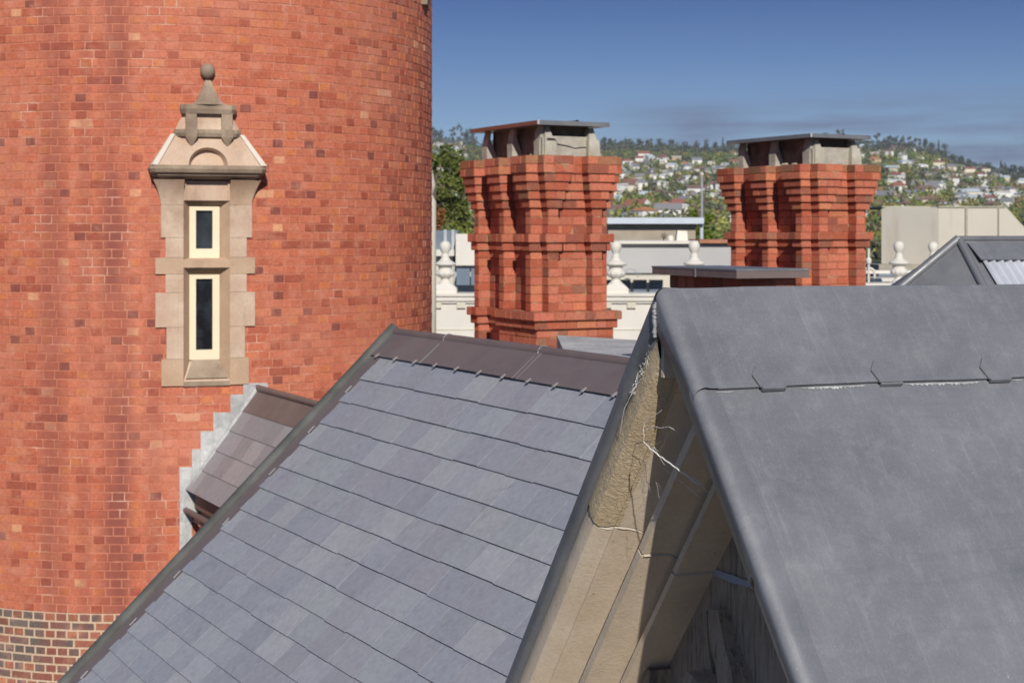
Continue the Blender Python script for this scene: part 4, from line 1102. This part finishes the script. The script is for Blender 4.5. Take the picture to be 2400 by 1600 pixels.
# rounded front corner profile: from the slope surface over the roll to the front flange
RO = .05
def corner_rows(mb, s_list, dr, nn, lift, sgn, flange0, extra=0.0):
    rows = []
    for s_ in s_list:
        inw = Vector((0, -sgn, 0))       # horizontal, toward the inside of the gable
        row = []
        lf = lift(s_) if callable(lift) else 0
        base = Vector((0, 0, zA))+dr*s_+nn*lf
        row.append(base+Vector((.050, 0, 0))+nn*(dent(.05, s_)-.001)); row.append(base+Vector((.04, 0, 0))+nn*(dent(.04, s_)+.0005)); row.append(base+Vector((.02, 0, 0))+nn*(dent(.02, s_)+.002))
        for k_ in range(9):
            a = math.pi*.5*k_/8; hz = (1-math.cos(a))*.030
            row.append(base+Vector((.005-.036*math.sin(a), 0, 0))+nn*(.0025*math.cos(a)+.0001)+Vector((0, 0, -hz)))
        p = row[-1]; flange = flange0+.056*(1-smooth(.02, .24, s_))
        row.append(p+Vector((.001+dent(s_, 3)*.5, 0, -(flange-.030)*.5))); row.append(p+Vector((.003, 0, -(flange-.030)))); row.append(p+Vector((.04, 0, -(flange-.030))))
        rows.append(row)
    mb.grid(rows, closed=False)
up = MB(); lead_grid(up, .045, GL, .0, LAP, lambda s_: .008+.004*smooth(0, LAP, s_), 30, 10, dR, nR, .006)
lead_grid(up, .045, GL, .0, LAP, lambda s_: .008+.004*smooth(0, LAP, s_), 30, 10, dL, nL, .006)
q_up = up.build('ridge_sheet', M_LD, g, smooth_=True)
lo = MB(); lead_grid(lo, .045, GL, LAP-.06, SLN, lambda s_: .002, 30, 60, dR, nR, 0); lead_grid(lo, .045, GL, LAP-.06, SLN, lambda s_: .002, 20, 40, dL, nL, 0)
lo.build('slope_sheet', M_LD, g, smooth_=True)
cp = MB(); FL = .085; LU = lambda s_: .008+.004*smooth(0, LAP, s_); LL = lambda s_: .002
corner_rows(cp, [LAP*i/16 for i in range(17)], dR, nR, LU, -1, FL-.018); cp.build('upper_coping', M_LDR, g, smooth_=True)
cp = MB(); corner_rows(cp, [LAP-.03+(SLN-LAP)*i/30 for i in range(31)], dR, nR, LL, -1, FL-.018); cp.build('lower_coping', M_LDR, g, smooth_=True)
cp = MB(); corner_rows(cp, [(LAP+.03)*i/16 for i in range(17)], dL, nL, LU, 1, FL); cp.build('upper_coping', M_LDR, g, smooth_=True)
cp = MB(); corner_rows(cp, [LAP-.0+(SLN-LAP)*i/30 for i in range(31)], dL, nL, LL, 1, FL+.004); cp.build('lower_coping', M_LDR, g, smooth_=True)
# solder bead down the apex of the coping
b = MB(); r = random.Random(4)
for k_ in range(21):
    z_ = zA+.006-k_*.0058; xx = -.033 if k_ > 5 else lerp(.0, -.033, math.sin(k_/6*1.57))
    s_ = .0072*r.uniform(.85, 1.15)
    b.lathe([(0, s_*.8), (s_*.8, s_*.4), (s_, 0), (s_*.8, -s_*.4), (0, -s_*.8)], 8, (xx+r.uniform(-.001, .001), r.uniform(-.002, .002), z_-.02))
b.build('solder_bead', M_SOL, g, smooth_=True)
# lapped fixing tabs
def tab(x, w):
    m = MB(); s1 = LAP+.006; s0 = LAP-.074; out = [(0, s1), (0-.012, LAP-.036), (.010, s0+.006), (w*.30, s0), (w*.62, s0+.002), (w*.98, LAP-.042), (w+.004, s1)]
    lo_ = [Vector((x+a, 0, zA))+dR*s_+nR*(.0135+dent(x+a, s_)) for a, s_ in out]; hi = [p_+nR*.005 for p_ in lo_]
    m.prism(lo_, hi)
    t0 = Vector((x+.004, 0, zA))+dR*(s1)+nR*.005; m.hexa([t0, t0+Vector((w-.004, 0, 0)), t0+Vector((w-.004, 0, 0))+dR*.007, t0+dR*.007]+[v+nR*.0115 for v in (t0, t0+Vector((w-.004, 0, 0)), t0+Vector((w-.004, 0, 0))+dR*.006, t0+dR*.006)])
    m.build('lead_tab', M_LDR, g, recalc=True)
tab(.168, .076); tab(.540, .074); tab(.905, .074)
# pale oxide run-off below the lap
r = random.Random(14)
def drip(x0, x1, n, lmax):
    b = MB(); N = 60; top, bot = [], []
    for k_ in range(N+1):
        x = lerp(x0, x1, k_/N); L = (.15+.85*r.random()**1.5)*lmax*.55*math.sin(math.pi*min(1, max(.03, k_/N)))**.5
        top.append(Vector((x, 0, zA))+dR*(LAP+.005)+nR*(.0042+dent(x, LAP))); bot.append(Vector((x-.002, 0, zA))+dR*(LAP+.006+L)+nR*(.0042+dent(x, LAP+L)))
    b.grid([top, bot]); b.build('oxide_run', M_OXR, g)
drip(.30, .50, 34, .020); drip(.63, .88, 40, .020); drip(.04, .09, 6, .008); drip(.99, 1.2, 10, .005)
# far end of the short ridge: lead roll and end wall
b = MB(); b.tube([Vector((GL-.01, 0, zA))+dR*t for t in (0, .5, 1.5, SLN)], .03, 10); b.tube([Vector((GL-.01, 0, zA))+dL*t for t in (0, .5, 1.5, SLN)], .03, 10); b.build('end_roll', M_LDC, g, smooth_=True)

# sandstone mouldings of the left rake: profile (e = inset from the rake, q = depth into the wall)
PROF = [(.03, .04), (.055, .004), (.085, -.010), (.13, -.016), (.165, -.010), (.183, .004), (.192, .024), (.198, .042), (.205, .048), (.214, .040), (.220, .038),
        (.223, .052), (.226, .078), (.234, .108), (.248, .134), (.268, .152), (.290, .158), (.306, .150), (.313, .125), (.315, .098), (.353, .098),
        (.354, .15), (.359, .190), (.367, .226), (.380, .252), (.392, .258), (.399, .245), (.402, .202), (.430, .202), (.431, .26), (.436, .345)]
def rake_rows(zs, side, prof=PROF, rough=0.0, k0=0, k1=None):
    rows = []
    for z_ in zs:
        row = []
        for i, (e, q) in enumerate(prof[k0:k1]):
            w = max(0.0, (zA-z_)/GT-e)
            nq = noise.noise(Vector((w*9+side*5, z_*9, i*.2)))*.0016+(noise.noise(Vector((w*60, z_*60, i*.9)))*.0035*rough)
            row.append(Vector((q+nq, side*w, z_)))
        rows.append(row)
    return rows
ZJ = zA-.655         # stone joint height at the outer edge
def joint_z(e): return ZJ+interp([(0, 0), (.09, -.035), (.19, -.115), (.215, -.095), (.23, -.115), (.28, -.165), (.335, -.185), (.36, -.20), (.372, -.235), (.40, -.265), (.43, -.27)], e)*.85
def rake_block(side, upper, name, mat, k0, k1, rough):
    b = MB(); n = 60
    cols = []
    for i, (e, q) in enumerate(PROF):
        if i < k0 or i >= k1: continue
        ztop = zA-e*GT-.002
        if upper: za, zb = ztop, joint_z(e)+.0035
        else: za, zb = joint_z(e)-.0035, zA-2.6
        col = []; rgh = rough*smooth(.225, .15, 0) if False else rough*(1-smooth(.17, .222, e))+.12*smooth(.17, .222, e)
        sh = .006*(1-smooth(.17, .21, e)) if upper else 0.0
        for j in range(n+1):
            t = j/n; z_ = lerp(za, zb, t); w = max(0.0, (zA-z_)/GT-e)
            nq = noise.noise(Vector((w*7+side*5, z_*7, i*.15)))*.0018+noise.noise(Vector((w*55, z_*55, i*.9)))*.0012*rgh
            nq += noise.noise(Vector((w*120, z_*120, i*1.7)))*.0010*rgh
            col.append(Vector((q+nq-sh+(.024 if side < 0 and e < .2 else 0), side*w, z_)))
        # round the joint arris
        cols.append(col)
    b.grid(cols)
    if side < 0 and upper and k0 == 0:
        bk = []
        for e in (.015, .08, .14, .21): bk.append([Vector((.052, side*max(0.0, (zA-z_)/GT-e), z_)) for z_ in [lerp(zA-.02-e*GT, zA-2.6, t/12) for t in range(13)]])
        b.grid(bk)
    ed = [c_[-1 if upper else 0] for c_ in cols]; b.grid([ed, [v+Vector((.05, 0, 0)) for v in ed]])
    ob = b.build(name, mat, g, smooth_=True); ob.data.set_sharp_from_angle(angle=R(32)); return ob
for side in (1, -1):
    rake_block(side, True, 'outer_moulding', M_GSR, 0, 12, 1.0 if side > 0 else .4)
    rake_block(side, True, 'inner_moulding', M_GS, 11, len(PROF), .15)
    rake_block(side, False, 'outer_moulding', M_GS, 0, 12, .45)
    rake_block(side, False, 'inner_moulding', M_GS, 11, len(PROF), .12)
b = MB(); b.box((-.010, -.012, zA-.245), (.055, .006, zA-.03)); b.build('apex_stone', M_GS, g)
# mortar in the joint
M_JM = plain('pale_joint_mortar', (.55, .50, .42), .95)
for side in (1, -1):
    b = MB(); up_, dn_ = [], []
    for e, q in PROF[1:]:
        zj = joint_z(e); w = (zA-zj)/GT-e
        up_.append(Vector((q+.008, side*w, zj+.006))); dn_.append(Vector((q+.008, side*w, zj-.006)))
    b.grid([up_, dn_]); b.build('joint_mortar', M_JM, g)
# tympanum with carved leaf relief
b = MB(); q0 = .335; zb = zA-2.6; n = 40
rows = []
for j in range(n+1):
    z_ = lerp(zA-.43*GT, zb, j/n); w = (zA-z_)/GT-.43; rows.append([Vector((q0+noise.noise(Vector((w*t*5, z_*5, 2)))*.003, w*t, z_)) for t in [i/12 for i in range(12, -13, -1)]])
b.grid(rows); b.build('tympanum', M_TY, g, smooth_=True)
b = MB(); zz = joint_z(.43)
w0 = (zA-zz)/GT-.43
pts = [(w0*lerp(1, -1, t), zz-.012*math.sin(t*3)+.06*t) for t in [i/20 for i in range(21)]]; r = random.Random(3)
up_ = [Vector((q0-.0045, a, z_+.010+r.uniform(-.002, .002))) for a, z_ in pts]; dn_ = [Vector((q0-.0045, a, z_-.012+r.uniform(-.003, .002))) for a, z_ in pts]
b.grid([up_, dn_]); b.build('tympanum_joint', plain('grey_blue_pointing', (.40, .41, .46), .9), g)
def gable_pt(px, py, u_):           # local point on plane x=u_ of the gable frame seen at a photo pixel
    dv = Vector(((px-1200)/FPX, 1, -(py-HOR)/FPX)); o3 = Minv @ Vector((0, 0, H)); d3 = Minv.to_3x3() @ dv; t = (u_-o3.x)/d3.x; return o3+d3*t
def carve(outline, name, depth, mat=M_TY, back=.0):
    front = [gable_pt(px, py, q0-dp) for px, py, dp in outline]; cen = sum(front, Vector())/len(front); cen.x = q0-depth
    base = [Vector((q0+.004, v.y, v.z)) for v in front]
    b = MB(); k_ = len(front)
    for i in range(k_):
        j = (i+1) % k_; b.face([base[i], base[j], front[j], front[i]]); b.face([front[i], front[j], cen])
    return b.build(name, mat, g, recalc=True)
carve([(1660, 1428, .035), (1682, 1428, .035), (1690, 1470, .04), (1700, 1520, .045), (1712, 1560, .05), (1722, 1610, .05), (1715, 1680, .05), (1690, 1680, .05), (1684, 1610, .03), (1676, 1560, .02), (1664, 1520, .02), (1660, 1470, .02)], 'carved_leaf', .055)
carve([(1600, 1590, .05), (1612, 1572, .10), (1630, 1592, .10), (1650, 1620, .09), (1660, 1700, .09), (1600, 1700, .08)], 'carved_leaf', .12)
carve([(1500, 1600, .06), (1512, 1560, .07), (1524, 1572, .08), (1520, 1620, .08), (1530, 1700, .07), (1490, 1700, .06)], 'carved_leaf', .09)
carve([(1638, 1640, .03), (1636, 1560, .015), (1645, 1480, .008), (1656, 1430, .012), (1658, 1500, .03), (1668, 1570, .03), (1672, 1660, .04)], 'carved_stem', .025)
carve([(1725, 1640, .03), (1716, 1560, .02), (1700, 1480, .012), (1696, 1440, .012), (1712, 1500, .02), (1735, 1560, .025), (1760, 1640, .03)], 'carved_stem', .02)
# body of the gable behind
b = MB(); zb2 = zA-2.6
b.face([Vector((.36, 0, zA-.03)), Vector((.36, 2.28, zb2)), Vector((.36, -2.28, zb2))]); b.box((.02, -2.2, 0), (GL-.03, 2.2, zb2)); 
b.face([Vector((GL-.02, 0, zA-.03)), Vector((GL-.02, -2.28, zb2)), Vector((GL-.02, 2.28, zb2))])
b.build('wall', M_GS, g)
# cobwebs
def web(pts, rad, nm='cobweb_strand'):
    b = MB()
    for pl_ in pts: b.tube(pl_, rad, 4)
    return b
r = random.Random(6); strands = []
def curve_px(pts, us, n=16, jit=.0015):
    out = []
    for i in range(n+1):
        t = i/n*(len(pts)-1); k_ = min(int(t), len(pts)-2); f_ = t-k_
        out.append(gable_pt(lerp(pts[k_][0], pts[k_+1][0], f_), lerp(pts[k_][1], pts[k_+1][1], f_), lerp(us[k_], us[k_+1], f_))+Vector((r.uniform(-jit, jit), r.uniform(-jit, jit), r.uniform(-jit, jit))))
    return out
thick = [curve_px([(1508, 1034), (1525, 1052), (1555, 1075), (1600, 1108), (1640, 1138)], [-.02, -.02, .0, .03, .05], 34, .0016)]
cw = web(thick, .0021)
fine = [curve_px([(1552, 1002), (1570, 1000), (1590, 1015)], [.0, .0, .02], 12), curve_px([(1506, 1010), (1530, 1000), (1555, 1002)], [-.02, -.01, .0], 12),
        curve_px([(1508, 1030), (1510, 990), (1552, 960)], [-.02, -.02, .0], 12), curve_px([(1600, 1108), (1640, 1130), (1665, 1160)], [.08, .08, .05], 10), curve_px([(1512, 1060), (1560, 1100), (1640, 1165)], [.1, .1, .1], 12),
        curve_px([(1455, 1015), (1462, 960), (1480, 925), (1500, 890)], [-.03, -.04, -.03, -.02], 14)]
for pl_ in fine: cw.tube(pl_, .0008, 4)
for k_ in range(70):
    t = r.random(); x0, y0 = lerp(1532, 1478, t)+r.uniform(-6, 6), lerp(800, 925, t)+r.uniform(-6, 6)
    x1, y1 = lerp(1540, 1510, r.random()), lerp(815, 950, r.random())
    cw.tube(curve_px([(x0, y0), ((x0+x1)/2+r.uniform(-8, 8), (y0+y1)/2+r.uniform(-8, 8)), (x1, y1)], [-.03, .0, .03], 8, .003), .0008, 3)
for k_ in range(8):
    x0, y0 = r.uniform(1510, 1600), r.uniform(960, 1150)
    if x0 > 1560+(y0-960)*.5: continue
    cw.tube(curve_px([(x0, y0), (x0+r.uniform(-20, 20), y0+r.uniform(5, 50)), (x0+r.uniform(-30, 30), y0+r.uniform(20, 80))], [.0, .02, .04], 8, .002), .0004, 3)
cwo = cw.build('cobweb', M_WEB); cwo.location = g.location; cwo.rotation_euler = g.rotation_euler
tag(cwo, 'white cobweb strands stretched across the shaded gable recess', 'cobweb')

# ------------------------------------------------------------------ haze over the far slope
b = MB(); b.box((-2850, -950, -3), (2850, 2800, 260)); hz = b.build('haze', [], None)
hm = bpy.data.materials.new('haze_air'); hm.use_nodes = True; hn = hm.node_tree.nodes; hn.remove(hn['Principled BSDF'])
pv_ = hn.new('ShaderNodeVolumePrincipled'); pv_.inputs['Color'].default_value = (.62, .76, 1.0, 1); pv_.inputs['Density'].default_value = .00010
hm.node_tree.links.new(pv_.outputs[0], hn['Material Output'].inputs['Volume']); hz.data.materials.append(hm); tag(hz, kind='stuff')
